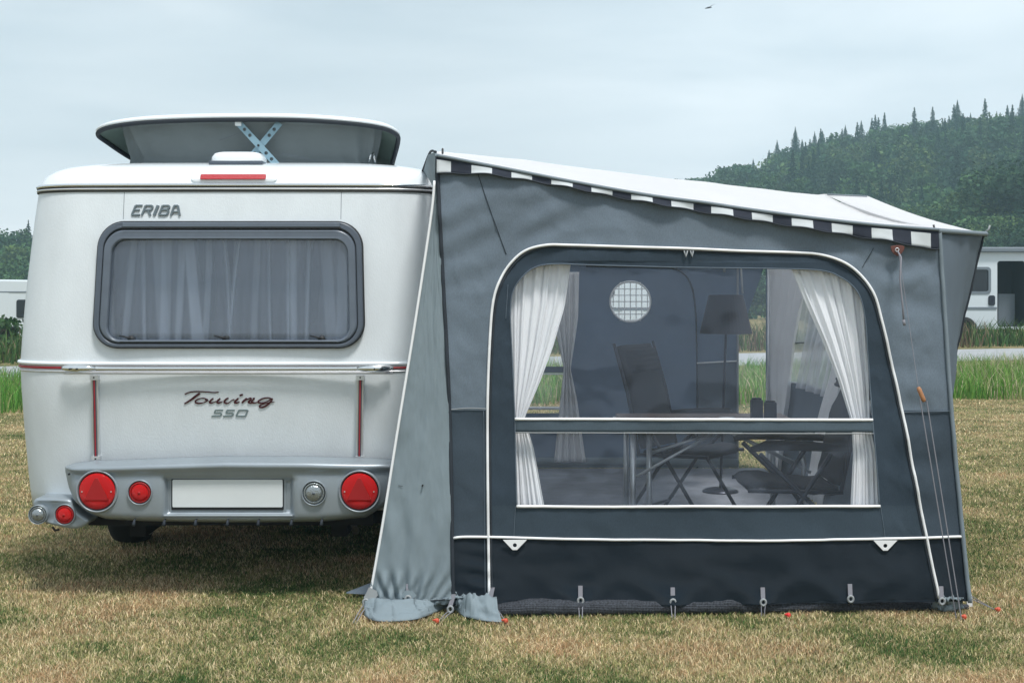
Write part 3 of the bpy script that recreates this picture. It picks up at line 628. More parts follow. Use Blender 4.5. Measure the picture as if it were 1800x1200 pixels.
def pop_top():
    # lifted tray: outline in plan (x offset, y, z), near edge bowed, corners well rounded
    yN = 7.32
    def edge(u):                                    # u 0..1 from far left round the near edge to far right
        L = spline([(-2.09, 8.35, 2.19), (-2.135, 7.95, 2.222), (-2.185, 7.66, 2.28), (-2.20, 7.52, 2.313), (-2.12, 7.42, 2.336), (-1.95, 7.35, 2.352), (-1.7, 7.32, 2.362), (-1.4, 7.31, 2.366), (-1.1, 7.32, 2.364), (-0.85, 7.35, 2.352), (-0.68, 7.42, 2.336), (-0.605, 7.52, 2.312), (-0.605, 7.64, 2.28), (-0.655, 7.92, 2.195), (-0.70, 8.35, 2.17)], 120)
        return L
    E = edge(0); c = Vector((-1.395, 8.4, 0)); b = MB(); vs = []
    def ring(ins, dz, top=None):
        for p in E:
            d = Vector((c.x-p.x, c.y-p.y, 0)); d = d.normalized() if d.length else d
            vs.append((p.x+d.x*ins, p.y+d.y*ins, (p.z+dz) if top is None else top))
    n = len(E)
    # underside centre fan -> inner lip -> outer lip -> top dome
    rings = [(0.5, 0.035), (0.09, 0.03), (0.05, 0.012), (0.02, 0.002), (0.0, 0.006), (-0.002, 0.014), (0.008, 0.024), (0.03, 0.032), (0.12, 0.040), (0.35, 0.048), (0.6, 0.055)]
    for a in rings: ring(*a)
    fs = []; ms = []
    for j in range(len(rings)-1):
        for i in range(n-1): fs.append((j*n+i, j*n+i+1, (j+1)*n+i+1, (j+1)*n+i)); ms.append(1 if j < 3 else 0)
    k = len(vs); vs.append((-1.395, 9.2, 2.29)); vs.append((-1.395, 9.2, 2.42))
    for i in range(n-1): fs.append((i, i+1, k)); ms.append(1); a = (len(rings)-1)*n; fs.append((a+i, k+1, a+i+1)); ms.append(0)
    b.v = [tuple(v) for v in vs]; b.f = fs; b.m = ms
    b.build('pop_top_roof', ['white_gloss', 'roof_underside'], caravan, smooth=True)
    b = MB(); b.tube([Vector((p.x, p.y-.002, p.z-.004))+(Vector((c.x-p.x, c.y-p.y, 0)).normalized()*0.012) for p in E], 0.0125, 8); b.build('roof_seal', 'seam_dark', caravan, smooth=True)
    # fabric skirt: outward at the top, folded in at mid height
    def canvas(u, v):
        pts = CAN; i = u*(len(pts)-1); a = int(min(i, len(pts)-2)); p = pts[a].lerp(pts[a+1], i-a)
        z = 2.12+v*0.25; prof = interp([(0, .02), (.22, 0.055), (1, 0.0)], v); d = Vector((CC.x-p.x, CC.y-p.y, 0)).normalized()
        lat = interp([(0, .0), (.25, .03), (1, 0.0)], v)
        corner = math.exp(-((abs(p.x-CC.x)-0.66)/0.10)**2)
        q = p+d*(interp([(0, .05), (.24, .075), (1, 0.0)], v)+0.020*math.sin(u*170+v*3)*corner*(1-v*.4)+.003*math.sin(u*60+v*5)+0.004*fbm(u*20, v*4))
        return (q.x, q.y, min(z, 2.352))
    CC = Vector((-1.395, 8.3, 0))
    CAN = spline([(-2.0, 8.4, 0), (-2.06, 7.75, 0), (-2.07, 7.55, 0), (-2.0, 7.44, 0), (-1.75, 7.37, 0), (-1.4, 7.355, 0), (-1.05, 7.37, 0), (-0.78, 7.44, 0), (-0.70, 7.55, 0), (-0.70, 7.75, 0), (-0.77, 8.4, 0)], 200)
    grid(canvas, 260, 20, 'pop_top_canvas', 'canvas_grey', caravan, thick=.003)
    # scissor brace: two crossing punched bars
    ys = 7.345; s_ = F/ys
    def brace(a, b_, yy, nm):
        A = P(*a, yy); B = P(*b_, yy); d = (B-A).normalized(); nrm = Vector((-d.z, 0, d.x)); wd = .017; L = (B-A).length
        lp = [[A.x+nrm.x*wd, A.z+nrm.z*wd], [B.x+nrm.x*wd, B.z+nrm.z*wd], [B.x-nrm.x*wd, B.z-nrm.z*wd], [A.x-nrm.x*wd, A.z-nrm.z*wd]]
        holes = [circ((A+d*L*t).x, (A+d*L*t).z, 0.0095, 14) for t in (.16, .3, .72, .86)]
        frontal([lp]+holes, yy, .004, nm, 'scissor_blue', caravan)
    brace((419, 216), (487, 290), ys, 'scissor_brace'); brace((492, 216), (430, 290), ys+.012, 'scissor_brace')
    b = MB(); b.box(PX(414, ys), PX(425, ys), ys-.02, ys, PZ(222, ys), PZ(213, ys)); b.build('brace_end', 'white_gloss', caravan, bevel=.003)
    b = MB(); b.lathe((PX(454.5, ys), ys-.004, PZ(256, ys)), [(0.006, 0), (.006, -.006), (0, -.006)], 10); b.build('brace_pin', 'black_rubber', caravan)
    # cords and a chrome catch at the right
    for L_ in ([P(385, 247, 7.36), P(424, 233, 7.34)], [P(495, 270, 7.38), P(545, 281, 7.4)]):
        b = MB(); b.tube(L_, .0015, 5); b.build('tension_cord', 'window_grey_light', caravan)
    b = MB(); b.tube([P(648, 285, 7.55), P(651, 272, 7.55), P(656, 268, 7.55), P(659, 286, 7.55)], .006, 8); b.build('roof_catch', 'chrome', caravan, smooth=True)
pop_top()

def rear_window():
    Y0 = 6.905
    wx0, wx1 = PX(163, 6.93), PX(643, 6.93); wz0, wz1 = PZ(612, 6.93), PZ(388, 6.93)
    lean = lambda v: Vector((v.x, v.y+interp([(1.15, 0.0), (1.3, .005), (1.5, .02), (1.7, .04), (1.85, .06)], v.z)+0.018*((v.x-XC)/.7)**2, v.z))
    pxs = 6.93/F
    def loop(i, top=None, bot=None): return rr(wx0+i*pxs, wx1-i*pxs, wz0+(i if bot is None else bot)*pxs, wz1-(i if top is None else top)*pxs, max(.02, (46-i*.8)*pxs), 10, taper=.030)
    win = thing('rear_window', None, None, (XC, 6.93, wz0)); del_ = win; win.parent = caravan; win.location = (0, 6.93-8.4, wz0)
    fr = lambda lo, li, d, m_, nm, bv=.004, back=.02: frontal([lo, li], Y0+back, d+back, nm, m_, win, bevel=bv, fn=lean)
    fr(loop(0), loop(4), .014, 'black_rubber', 'gasket')
    fr(loop(2), loop(12, 13, 8), .024, 'window_grey', 'window_frame', .006)
    fr(loop(10, 14, 6), loop(15, 18, 11), .014, 'black_rubber', 'gasket', .002)
    fr(loop(13, 16, 10), loop(27, 33, 15), .026, 'window_grey_light', 'pane_rim', .009)
    # top hinge rail
    frontal([rr(PX(214, 6.93), PX(597, 6.93), PZ(399, 6.93), PZ(391, 6.93), .003, 3)], Y0, .030, 'hinge_rail', 'window_grey_light', win, bevel=.003, fn=lean)
    frontal([rr(PX(212, 6.93), PX(599, 6.93), PZ(401.5, 6.93), PZ(398.5, 6.93), .002, 3)], Y0, .027, 'rail_groove', 'black_rubber', win, fn=lean)
    # curved acrylic pane
    x0, x1 = wx0+.06, wx1-.06; z0, z1 = wz0+.03, wz1-.05
    grid(lambda u, v: lean(Vector((x0+(x1-x0)*u, Y0-.004, z0+(z1-z0)*v))), 24, 12, 'window_pane', 'acrylic', win, thick=.003)
    # catches along the bottom edge, light tabs at the top, stay arms
    for px in (232, 398, 566):
        b = MB(); q = P(px, 596, 6.93); b.lathe((q.x, 6.925, q.z), [(.0, -.02), (.016, -.018), (.019, -.006), (.019, .012)], 16)
        b.tube([(q.x, 6.905, q.z+.004), (q.x-.03, 6.905, q.z+.013), (q.x-.055, 6.908, q.z+.017)], [.006, .004, .003], 8)
        b.build('window_catch', 'black_rubber', win, smooth=True)
    for px in (290, 498):
        b = MB(); q = P(px, 421, 6.99); b.box(q.x-.028, q.x+.028, 6.975, 6.985, q.z-.004, q.z+.004); b.build('blind_clip', 'white_gloss', win)
    for p_ in ([(194, 438), (190, 500), (186, 532)], [(617, 443), (620, 500), (622, 533)]):
        b = MB(); b.tube([P(a, c_, 6.955) for a, c_ in p_], .0022, 6); b.build('stay_arm', 'white_gloss', win)
        q = p_[-1]; b = MB(); b.tube([P(q[0], q[1]-2, 6.952), P(q[0]+(2 if q[0] < 400 else -3), q[1]+14, 6.95), P(q[0]+(5 if q[0] < 400 else -5), q[1]+38, 6.948)], [.006, .004, .003], 6); b.build('stay_knob', 'black_rubber', win, smooth=True)
    # curtains inside
    cz0, cz1 = wz0-.02, wz1-.02
    def cur(xa, xb, seed, ta, tb):                # ta/tb: how far the top corners are drawn aside
        r_ = random.Random(seed); wd_ = xb-xa; nf = int(wd_*15)
        ks = [(k+r_.uniform(-.45, .45)+.5)/nf for k in range(nf)]; tl = [r_.uniform(-.10, .10)*r_.choice((.3, 1, 1)) for _ in range(nf)]; sg = [r_.choice((.006, .009, .016, .026)) for _ in range(nf)]; st = [r_.uniform(.25, .75) for _ in range(nf)]
        def f(u, v):
            x = xa+wd_*u+(ta*(1-u)**3+tb*u**3)*v**2.2; y = 7.035+0.06*(v-.5)
            for k, t_, g in zip(ks, tl, sg): y += .020*math.exp(-((u-k-t_*(v-.5))*wd_/g/1.5)**2)
            return (x, y+.003*fbm(u*9+seed, v*2), cz0+(cz1-cz0)*v)
        def dens(u, v):
            d = .34+.14*fbm(u*5+seed, v*.6, 1.1)
            for k, t_, g, s_ in zip(ks, tl, sg, st):
                q = (u-k-t_*(v-.5))*wd_; d += s_*(1/(1+math.exp(-(g-abs(q))/.0022)))
            return min(1, max(.1, d))
        return f, dens
    return cur, wx0, wx1, cz0
cur, wx0, wx1, cz0 = rear_window()
xw = lambda f: wx0+.03+(wx1-wx0-.06)*f
for i, (a, b_, ta, tb, lab) in enumerate(((0.0, 0.50, 0, -.05, 'pleated grey-white net curtain behind the left half of the caravan rear window'), (0.485, 1.0, .03, 0, 'pleated grey-white net curtain behind the right half of the caravan rear window'))):
    f_, d_ = cur(xw(a), xw(b_), 13+i, ta, tb); NU, NV = 340, 24
    o = grid(f_, NU, NV, 'net_curtain', 'net_sheer'); props(o, lab, 'curtain', 'net curtains in the caravan rear window')
    ca = o.data.color_attributes.new('Col', 'FLOAT_COLOR', 'POINT')
    for j in range(NV+1):
        for k in range(NU+1):
            q = d_(k/NU, j/NV); ca.data[j*(NU+1)+k].color = (q, q, q, 1)

def bumper():
    top = [(103, 826), (120, 821), (160, 816), (250, 812), (395, 807), (540, 808), (640, 812), (670, 814), (700, 818)]
    bot = [(103, 834), (112, 862), (128, 888), (150, 905), (180, 914), (250, 917), (400, 919), (560, 918), (640, 912), (660, 900), (700, 880)]
    rx0, rx1 = PX(290, 6.8), PX(513, 6.8); rz0, rz1 = PZ(905, 6.8), PZ(841, 6.8)
    xs = sorted(set([103, 104, 106, 109, 113, 118, 124]+list(range(130, 700, 6))+[288.5, 291, 296, 507, 512, 514.5]+[700]))
    rows = [(-.02, 0.02), (0.0, .01), (0.012, -.035), (.05, -.078), (.085, -.088), (.12, -.086), (.155, -.075), (.2, -.066)]+[(.2+.8*k/14*0.86, -.066-.006*math.sin(k/14*3)) for k in range(1, 15)]+[(.92, -.062), (.96, -.045), (1.0, -.015), (1.0, .06)]
    def yb(X): return 6.865+0.16*(abs(X-XC)/1.0)**4
    def fn(u, v):
        i = u*(len(xs)-1); a = xs[int(round(i))]; Y = yb(PX(a, 6.8)); k = int(round(v*(len(rows)-1))); t, d = rows[k]
        zt, zb = PZ(interp(top, a), 6.8), PZ(interp(bot, a), 6.8); z = zt+(zb-zt)*max(0, t)+(0.004 if t < 0 else 0)
        X = PX(a, 6.8)
        ef = min(1, (a-103)/26+.15); d = d*ef
        if t > .2:
            inx = min(1, max(0, (min(X-rx0, rx1-X)+.012)/.02)); inz = min(1, max(0, (min(z-rz0, rz1-z)+.012)/.02))
            d += 0.04*min(inx, inz)
        return (X, Y+d, z)
    grid(fn, len(xs)-1, len(rows)-1, 'rear_bumper', 'silver_plastic', caravan, thick=.004)
    # number plate carrier and blank plate
    yp = 6.83; X0, X1 = PX(302, yp), PX(499, yp); Z0, Z1 = PZ(895.5, yp), PZ(840.5, yp)
    pc = frontal([rr(X0-.012, X1+.012, Z0-.014, Z1+.004, .006)], yp+.02, .022, 'plate_holder', 'silver_plastic', caravan, bevel=.003)
    frontal([rr(X0, X1, Z0, Z1, .006)], yp, .010, 'plate_frame', 'black_rubber', caravan, bevel=.002)
    frontal([rr(X0+.006, X1-.004, Z0+.014, Z1-.004, .006)], yp-.008, .006, 'number_plate', 'plate_white', caravan, bevel=.001)
    frontal([rr(rx0-.006, rx1+.006, rz0-.008, rz0+.004, .004)], yb(XC)-.05, .028, 'plate_ledge', 'silver_plastic', caravan, bevel=.005)
    # lamps
    def lamp(px, py, rad, kind, Yf, parent=caravan, cup=True):
        c_ = P(px, py, Yf); s_ = Yf/F; r_ = rad*s_; y0 = c_.y
        t = thing('tail_lamp', None, None, (0, 0, 0)); t.parent = parent; t.location = Vector((c_.x, y0, c_.z))-Vector((XC, 8.4, 0))
        b = MB(); b.lathe((c_.x, y0, c_.z), [(r_*1.16, .03), (r_*1.17, -.004), (r_*1.13, -.009), (r_*1.07, -.006), (r_*1.05, .008), (r_*1.0, .012)], 40); b.build('bezel', 'silver_plastic', t, smooth=True)
        b = MB(); b.lathe((c_.x, y0, c_.z), [(r_*1.06, .012), (r_*1.03, .002), (r_*1.0, .0)], 40); b.build('gasket', 'black_rubber', t, smooth=True)
        if kind == 'big':
            b = MB(); b.lathe((c_.x, y0, c_.z), [(r_*1.01, .01), (r_*.985, -.006), (r_*.93, -.011), (r_*.6, -.014), (0, -.015)], 40); b.build('lens', 'red_lens', t, smooth=True)
            k = r_*.74; tri = [[c_.x-k*.90, c_.z-k*.62], [c_.x+k*.90, c_.z-k*.62], [c_.x+.10*k, c_.z+k*1.0], [c_.x-.10*k, c_.z+k*1.0]]
            frontal([tri], y0-.012, .006, 'reflector', 'red_reflector', t, bevel=.001)
            for sx in (-1, 1):
                b = MB(); b.lathe((c_.x+sx*r_*.8, y0-.013, c_.z+.0), [(.0035, .004), (.0035, -.002), (0, -.002)], 10); b.build('screw', 'aluminium', t)
        else:
            m1, m2 = ('red_lens', 'red_reflector') if kind == 'red' else ('clear_lens', 'clear_lens')
            b = MB(); b.lathe((c_.x, y0, c_.z), [(r_*1.0, .01), (r_*.98, -.004), (r_*.85, -.009), (r_*.82, -.003), (r_*.78, -.002)], 36); b.build('lens_rim', m2, t, smooth=True)
            b = MB(); b.lathe((c_.x, y0, c_.z), [(r_*.80, .0), (r_*.74, -.009), (r_*.6, -.013), (r_*.3, -.017), (0, -.018)], 36); b.build('lens', m1, t, smooth=True)
            b = MB(); b.lathe((c_.x, y0-.016, c_.z), [(r_*.16, .004), (r_*.12, -.004), (0, -.005)], 16); b.build('bulb', 'red_reflector' if kind == 'red' else 'window_grey', t, smooth=True)
    lamp(171, 863, 32, 'big', 6.80); lamp(632, 863, 32, 'big', 6.80); lamp(246, 865, 19, 'red', 6.79); lamp(552, 866, 19, 'clear', 6.79)
    # lower corner module with two small lamps
    def corner(pts, Y, nm):
        f = lambda v: Vector((v.x, v.y+0.9*max(0, (PX(110, 6.8)-v.x))**1.6, v.z))
        frontal([[[PX(a, 6.84), PZ(b_, 6.84)] for a, b_ in pts]], 7.04, .19, nm, 'silver_plastic', caravan, bevel=.014, fn=f, smooth=True)
    sp = spline([(56, 879), (90, 877), (122, 879), (128, 892), (140, 905), (155, 915), (148, 924), (130, 930), (100, 926), (70, 920), (54, 912), (49, 895), (50, 884), (56, 879)], 48)[:-1]
    corner([(p.x, p.y) for p in sp], 6.9, 'corner_bumper')
    lamp(114, 904, 16, 'red', 6.845); lamp(67, 904, 14.5, 'clear', 6.86)
    b = MB(); b.tube([P(92, 925, 6.95), P(97, 932, 6.95), P(104, 930, 6.95)], .006, 7); b.build('drain_stub', 'black_rubber', caravan)
    for px in (237, 290, 345, 401, 455, 513, 566):
        b = MB(); q = P(px, 915, 6.80); b.tube([(q.x, 6.775, q.z-.018), (q.x, 6.79, q.z+.002), (q.x, 6.82, q.z+.008)], [.009, .006, .002], 8); b.build('bumper_notch', 'seam_dark', caravan, smooth=True)  # notches in the lower edge, drawn as raised stubs with their shade coloured in
    b = MB(); b.lathe(tuple(P(121, 833, 6.835)), [(.005, .01), (.005, -.004), (0, -.004)], 10); b.build('bumper_screw', 'black_rubber', caravan)
    # underbody, side skirts and wheels
    b = MB(); b.box(XC-.93, XC+.93, 7.06, 11.9, .33, .42); b.box(XC-.55, XC-.47, 7.2, 12, .24, .34); b.box(XC+.47, XC+.55, 7.2, 12, .24, .34); b.box(XC-.9, XC+.9, 8.55, 8.65, .22, .34)
    b.box(XC-.7, XC+.7, 7.0, 7.06, .33, .46); b.box(XC-.3, XC+.35, 7.5, 8.2, .25, .34)
    b.build('chassis', 'under_black', caravan)
    for sx in (-1, 1):
        xw = XC+sx*.855; t = thing('wheel', None, None); t.parent = caravan; t.location = (xw-XC, 8.42-8.4, .30)
        b = MB(); prof = [(.19, -.095), (.27, -.10), (.305, -.085), (.315, -.05), (.317, 0), (.315, .05), (.305, .085), (.27, .10), (.19, .095)]
        b.lathe((xw, 8.42, .312), prof, 40, axis='X'); b.build('tyre', 'tyre_rubber', t, smooth=True)
        b = MB(); b.lathe((xw, 8.42, .312), [(.0, .04), (.06, .05), (.17, .03), (.195, .08), (.195, -.08), (0, -.03)], 32, axis='X'); b.build('rim', 'aluminium', t, smooth=True)
        # corner steady, folded
        b = MB(); b.tube([(XC+sx*.55, 7.25, .33), (XC+sx*.55, 7.6, .2)], .02, 8); b.build('corner_steady', 'steel', caravan)
bumper()

def strokes(lst, mtl, nm, label, Yo, thick=.004, wscale=1.0):
    """lst = list of (points px, width px) or (points, [widths]) drawn as flat raised ribbons following the caravan back"""
    b = MB(); e = 0
    for pts, wd in lst:
        e += .00008
        n_ = max(12, 5*len(pts)); sp = spline(pts, n_) if len(pts) > 2 else spline(pts, 3); n_ = len(sp)
        wl = wd if isinstance(wd, (list, tuple)) else [wd, wd]
        vs = []
        for i, p in enumerate(sp):
            a = sp[max(0, i-1)]; c_ = sp[min(n_-1, i+1)]; t = (c_-a).normalized(); nr = Vector((-t.y, t.x, 0))
            f = i/(n_-1)*(len(wl)-1); k = min(int(f), len(wl)-2); hw = (wl[k]+(wl[k+1]-wl[k])*(f-k))/2*wscale
            for s_ in (-1, 1):
                q = p+nr*hw*s_; z = PZ(q.y, Yo); X = PX(q.x, Yo); yy = by(z, X-XC)
                vs.append((X, yy-thick-e, z)); vs.append((X, yy+.002, z))
        fs = []
        for i in range(n_-1):
            a = i*4; fs += [(a, a+2, a+6, a+4), (a, a+4, a+5, a+1), (a+2, a+3, a+7, a+6)]
        fs += [(0, 1, 3, 2), ((n_-1)*4, (n_-1)*4+2, (n_-1)*4+3, (n_-1)*4+1)]
        b.add(vs, fs)
    o = b.build(nm, mtl, caravan); o['label'] = label; return o
def z9(L, s=9.0, ox=300, oy=670): return [(ox+x/s, oy+y/s) for x, y in L]
T = [(z9([(215, 208), (290, 175), (400, 163), (560, 168), (680, 178), (752, 170)]), [2.2, 2.4, 2.2, 1.8]),
     (z9([(455, 190), (390, 235), (310, 295), (205, 358)]), [3.6, 4.2, 3.4, 2.6]),
     (z9([(560, 285), (510, 268), (440, 278), (385, 310), (385, 340), (440, 350), (520, 335), (575, 300), (555, 280), (540, 300), (590, 310)]), [2.2, 1.8, 2.6, 3.2, 1.8, 1.8, 1.6]),
     (z9([(665, 270), (625, 305), (605, 335), (640, 345), (710, 315)]), [2.4, 3.4, 3.2, 2.0, 1.2]),
     (z9([(775, 272), (740, 305), (725, 335), (750, 345), (810, 320)]), [2.4, 3.6, 3.2, 1.6]),
     (z9([(905, 265), (870, 285), (840, 320), (850, 345), (900, 345), (960, 300), (1000, 290)]), [2.6, 3.4, 3.6, 2.0, 1.4, 2.0]),
     (z9([(1065, 268), (1030, 300), (1005, 335), (1035, 345), (1080, 325)]), [2.4, 3.6, 3.4, 1.6]),
     (z9([(1085, 228), (1135, 210)]), [3.4, 3.4]),
     (z9([(1195, 268), (1160, 300), (1118, 345)]), [2.4, 3.6, 3.2]),
     (z9([(1150, 320), (1220, 278), (1260, 268), (1262, 290), (1225, 325), (1235, 345), (1290, 345)]), [1.6, 2.0, 2.4, 3.4, 3.2, 1.8]),
     (z9([(1290, 272), (1320, 268), (1290, 300), (1275, 330), (1310, 345), (1370, 330)]), [1.4, 2.4, 3.2, 2.6, 1.4]),
     (z9([(1600, 280), (1530, 262), (1450, 275), (1385, 310), (1375, 335), (1430, 345), (1520, 320), (1600, 275), (1570, 330), (1500, 390), (1430, 418), (1395, 405), (1420, 375), (1500, 350), (1630, 325)]), [2.0, 2.2, 2.8, 3.0, 2.0, 1.8, 2.4, 3.4, 3.2, 3.0, 2.2, 1.4, 1.0])]
strokes(T, 'letter_wine', 'lettering', 'dark wine script lettering Touring with black shading', 6.91, .004, .95)
def slant(L): return z9(L)
D5 = lambda x: (slant([(x+190, 456), (x+70, 456), (x+50, 502), (x+150, 502), (x+168, 520), (x+140, 552), (x+5, 552)]), 2.3)
def poly(pts, w_):                               # straight-edged strokes: split into segments
    return [([pts[i], pts[i+1]], w_) for i in range(len(pts)-1)]
n550 = poly(*D5(635))+poly(*D5(820))+poly(slant([(1075, 456), (1220, 456), (1175, 552), (1030, 552), (1075, 456)]), 2.3)
strokes(n550, 'letter_green_grey', 'lettering', 'slanted grey number 550', 6.925, .003)
def e11(L): return [(200+x/11.25, 340+y/11.25) for x, y in L]
ER = []
for seg, w_ in (([(560, 240), (425, 240), (355, 425), (520, 425)], 3.4), ([(395, 330), (510, 330)], 3.2), ([(625, 240), (555, 435)], 3.6), ([(625, 242), (750, 242), (768, 275), (735, 330), (610, 335)], 3.3), ([(680, 335), (725, 435)], 3.4),
                ([(875, 235), (800, 435)], 5.2), ([(965, 240), (895, 430)], 3.6), ([(965, 242), (1085, 242), (1105, 275), (1060, 325), (940, 328)], 3.2), ([(1050, 328), (1088, 355), (1070, 405), (1030, 428), (900, 428)], 3.2),
                ([(1195, 245), (1135, 440)], 3.6), ([(1190, 245), (1270, 245), (1310, 440)], 3.6), ([(1175, 365), (1290, 365)], 3.0)):
    ER += poly(e11(seg), w_)
strokes(ER, 'letter_grey', 'lettering', 'bold slanted grey lettering ERIBA above the rear window', 6.985, .006)
ERh = [(a, .9) for a, w_ in ER]
strokes(ERh, 'letter_green_grey', 'lettering_inlay', 'thin pale line inside the ERIBA letters', 6.985, .0075)

# ================================================================== AWNING
awn = thing('caravan_awning', 'large grey caravan awning with clear windows and white piping, pitched beside the caravan', 'awning', (0.9, 9.0, 0))
def bulge(px, py):                            # cloth relief of the side wall in metres, towards the camera
    x = (px-900)/380; z = (1080-py)/380
    d = 0.014*fbm(x*1.1, z*1.1, 3.1)+0.0045*fbm(x*3.5+z*2, z*3-x, 7.7)+0.003*math.sin((x*2.1+z*3.4)*4+3*fbm(x, z, .4))*max(0, fbm(x*1.5, z*1.5, 9.1))*2
    rf = max(0, min(1, (px-1540)/60))                      # horizontal pulls at the front edge
    d += rf*0.011*math.sin(z*28+2.5*fbm(x*2, z*2, 1.5)+x*5)*(0.5+0.5*fbm(x*3, z*2, 4.2))
    lf = math.exp(-((px-840)/30)**2)*math.exp(-((py-1010)/50)**2); d += lf*.008*math.sin(z*75+x*14)
    if py > 945 and px > 860:                             # slanting pulls towards the pegging points
        t = (py-945)/115
        for hx in (1020, 1182, 1340, 1493):
            for s_ in (-1, 1):
                q = ((px-hx)*s_*0.55+(py-1058)*1.0)/16.0
                d += 0.016*t*math.exp(-((px-hx)/85)**2)*math.exp(-(q*q))
        d += 0.012*t*t*math.sin(px*0.016+1.0)*0.5
    if py < 460: d += 0.004*math.sin((px-900)*0.012+(py-300)*0.03+1.0)
    # creases radiating from the upper corner of the window
    d += 0.006*math.exp(-((px-925)/80)**2-((py-400)/60)**2)*math.sin((px*0.6+py)*0.12)
    d += 0.005*math.exp(-((px-1500)/90)**2-((py-440)/50)**2)*math.sin((px*0.5-py)*0.14)
    cz_ = fbm(x*1.1+z*.6, z*1.6-x*.5, 12.3); d += 0.0035*max(0, 1-abs(cz_)*9)*(.4+.6*fbm(x*.7, z*.7, 2.2)); cz2 = fbm(x*2.3-z*1.3, z*1.1+x, 31.0); d += 0.0022*max(0, 1-abs(cz2)*8)
    if py < 520: d += 0.004*math.sin((px*0.35+py)*0.11+2*fbm(x, z, 5.5))*max(0, .3+fbm(x*.9, z*.9, 8.8))
    if py > 945: d += 0.006*fbm(x*1.3+z*2.5, z*5-x*1.2, 6.6)*min(1, (py-945)/40)
    return d*(1 if px < 1630 else max(.25, 1-(px-1630)/50))
def ringloft(LA, LB, nr, name, mtl, parent, off=0.0, close=True):
    vs = []; n = len(LA)
    for j in range(nr+1):
        for a, b_ in zip(LA, LB):
            p = a.lerp(b_, j/nr); vs.append(tuple(W(p.x, p.y, off+bulge(p.x, p.y))))
    fs = [(j*n+i, j*n+(i+1) % n, (j+1)*n+(i+1) % n, (j+1)*n+i) for j in range(nr) for i in range(n)]
    b = MB(); b.add(vs, fs); return b.build(name, mtl, parent, smooth=True)
VTOP = [(768, 275), (790, 279), (826, 286), (904, 301), (1012, 322), (1143, 345), (1240, 358), (1306, 368), (1424, 384), (1542, 397), (1648, 405)]
VBOT = [(768, 306), (829, 306), (870, 309), (895, 313), (934, 319), (1007, 332), (1076, 346), (1145, 358), (1218, 371), (1287, 382), (1357, 393), (1427, 404), (1497, 415), (1565, 425), (1632, 438), (1648, 437)]
N1 = 90
def loop4(l, t, r_, b_): return spline(l, N1)[:-1]+spline(t, N1)[:-1]+spline(r_, N1)[:-1]+spline(b_, N1)[:-1]
top0 = [(a, b_+2) for a, b_ in VTOP]
L0 = loop4([(797, 1064), (790, 720), (768, 277)], top0, [(1648, 407), (1668, 700), (1690, 940), (1702, 1056)], [(1702, 1056), (1250, 1062), (797, 1064)])
cl = [(860, 1054), (858, 900), (857, 720), (861, 600), (867, 530), (880, 490), (900, 460)]
ct = [(900, 460), (925, 440), (960, 431), (1000, 431), (1100, 434), (1210, 437), (1300, 441), (1400, 444), (1445, 448), (1485, 462)]
cri = [(1485, 462), (1515, 486), (1537, 520), (1550, 565), (1562, 615), (1585, 720), (1609, 850), (1629, 950), (1650, 1050)]
L1 = loop4(cl, ct, cri, [(1650, 1050), (1250, 1060), (860, 1054)])
wl_ = [(908, 888), (906, 800), (905, 735), (900, 620), (897, 550), (902, 512), (918, 487)]
wt = [(918, 487), (940, 470), (975, 464), (1040, 466), (1200, 470), (1350, 472), (1440, 475), (1478, 487)]
wr = [(1478, 487), (1505, 510), (1518, 545), (1524, 600), (1530, 680), (1534, 740), (1546, 888)]
L2 = loop4(wl_, wt, wr, [(1546, 888), (1250, 889), (908, 888)])
ringloft(L0, L1, 26, 'side_wall', 'side_cloth', awn)
ringloft(L1, L2, 20, 'zip_panel', 'panel_cloth', awn, .001)
def wtube(pts, r, name, mtl, parent=awn, n=120, off=.006, flat=1.0, smoothn=True):
    b = MB(); b.tube([W(p.x, p.y, off+bulge(p.x, p.y)) for p in spline(pts, n)], r, 8, flat=flat); return b.build(name, mtl, parent, smooth=True)
# white zip piping over the arch, with the darker zip tape next to it
arch = cl+ct[1:]+cri[1:]
wtube(arch, .0065, 'arch_piping', 'piping_white', n=260)
wtube([(a+5, b_+3) if a < 1000 else (a-4, b_+4) for a, b_ in arch], .0045, 'zip_tape', 'seam_dark', n=260, off=.003)
wtube(L2[:0]+wl_+wt[1:]+wr[1:], .003, 'window_welt', 'cloth_mid', n=200, off=.003)
for yy, x0, x1, r_ in ((736, 905, 1534, .0065), (760, 906, 1535, .0025), (889, 908, 1547, .0065)):
    wtube([(x0, yy), ((x0+x1)/2, yy+.7), (x1, yy+(1.5 if yy < 800 else 0))], r_, 'window_piping', 'piping_white' if r_ > .003 else 'ring_grey', n=80)
wtube([(797, 945), (830, 943), (1000, 946), (1230, 949), (1450, 948), (1690, 942)], .0062, 'skirt_piping', 'piping_white', n=120)
wtube([(790, 720), (824, 717), (856, 718)], .002, 'seam', 'ring_grey', n=20); wtube([(1587, 724), (1670, 722)], .0025, 'seam', 'cloth_mid', n=20)
wtube([(838, 300), (862, 370), (890, 447)], .0016, 'seam', 'seam_dark', n=40, off=.003); wtube([(1535, 436), (1516, 470)], .0013, 'seam', 'seam_dark', n=20, off=.003)
for x0, y0, x1, y1 in ((850, 722, 853, 1050), (906, 889, 903, 948), (1548, 889, 1556, 948), (893, 500, 889, 560)):
    wtube([(x0, y0), ((x0+x1)/2, (y0+y1)/2), (x1, y1)], .0014, 'seam', 'cloth_mid', n=30, off=.003)
wtube([(768, 275), (778, 480), (790, 720), (797, 1064)], .009, 'corner_seam', 'seam_dark', n=80, off=.004)
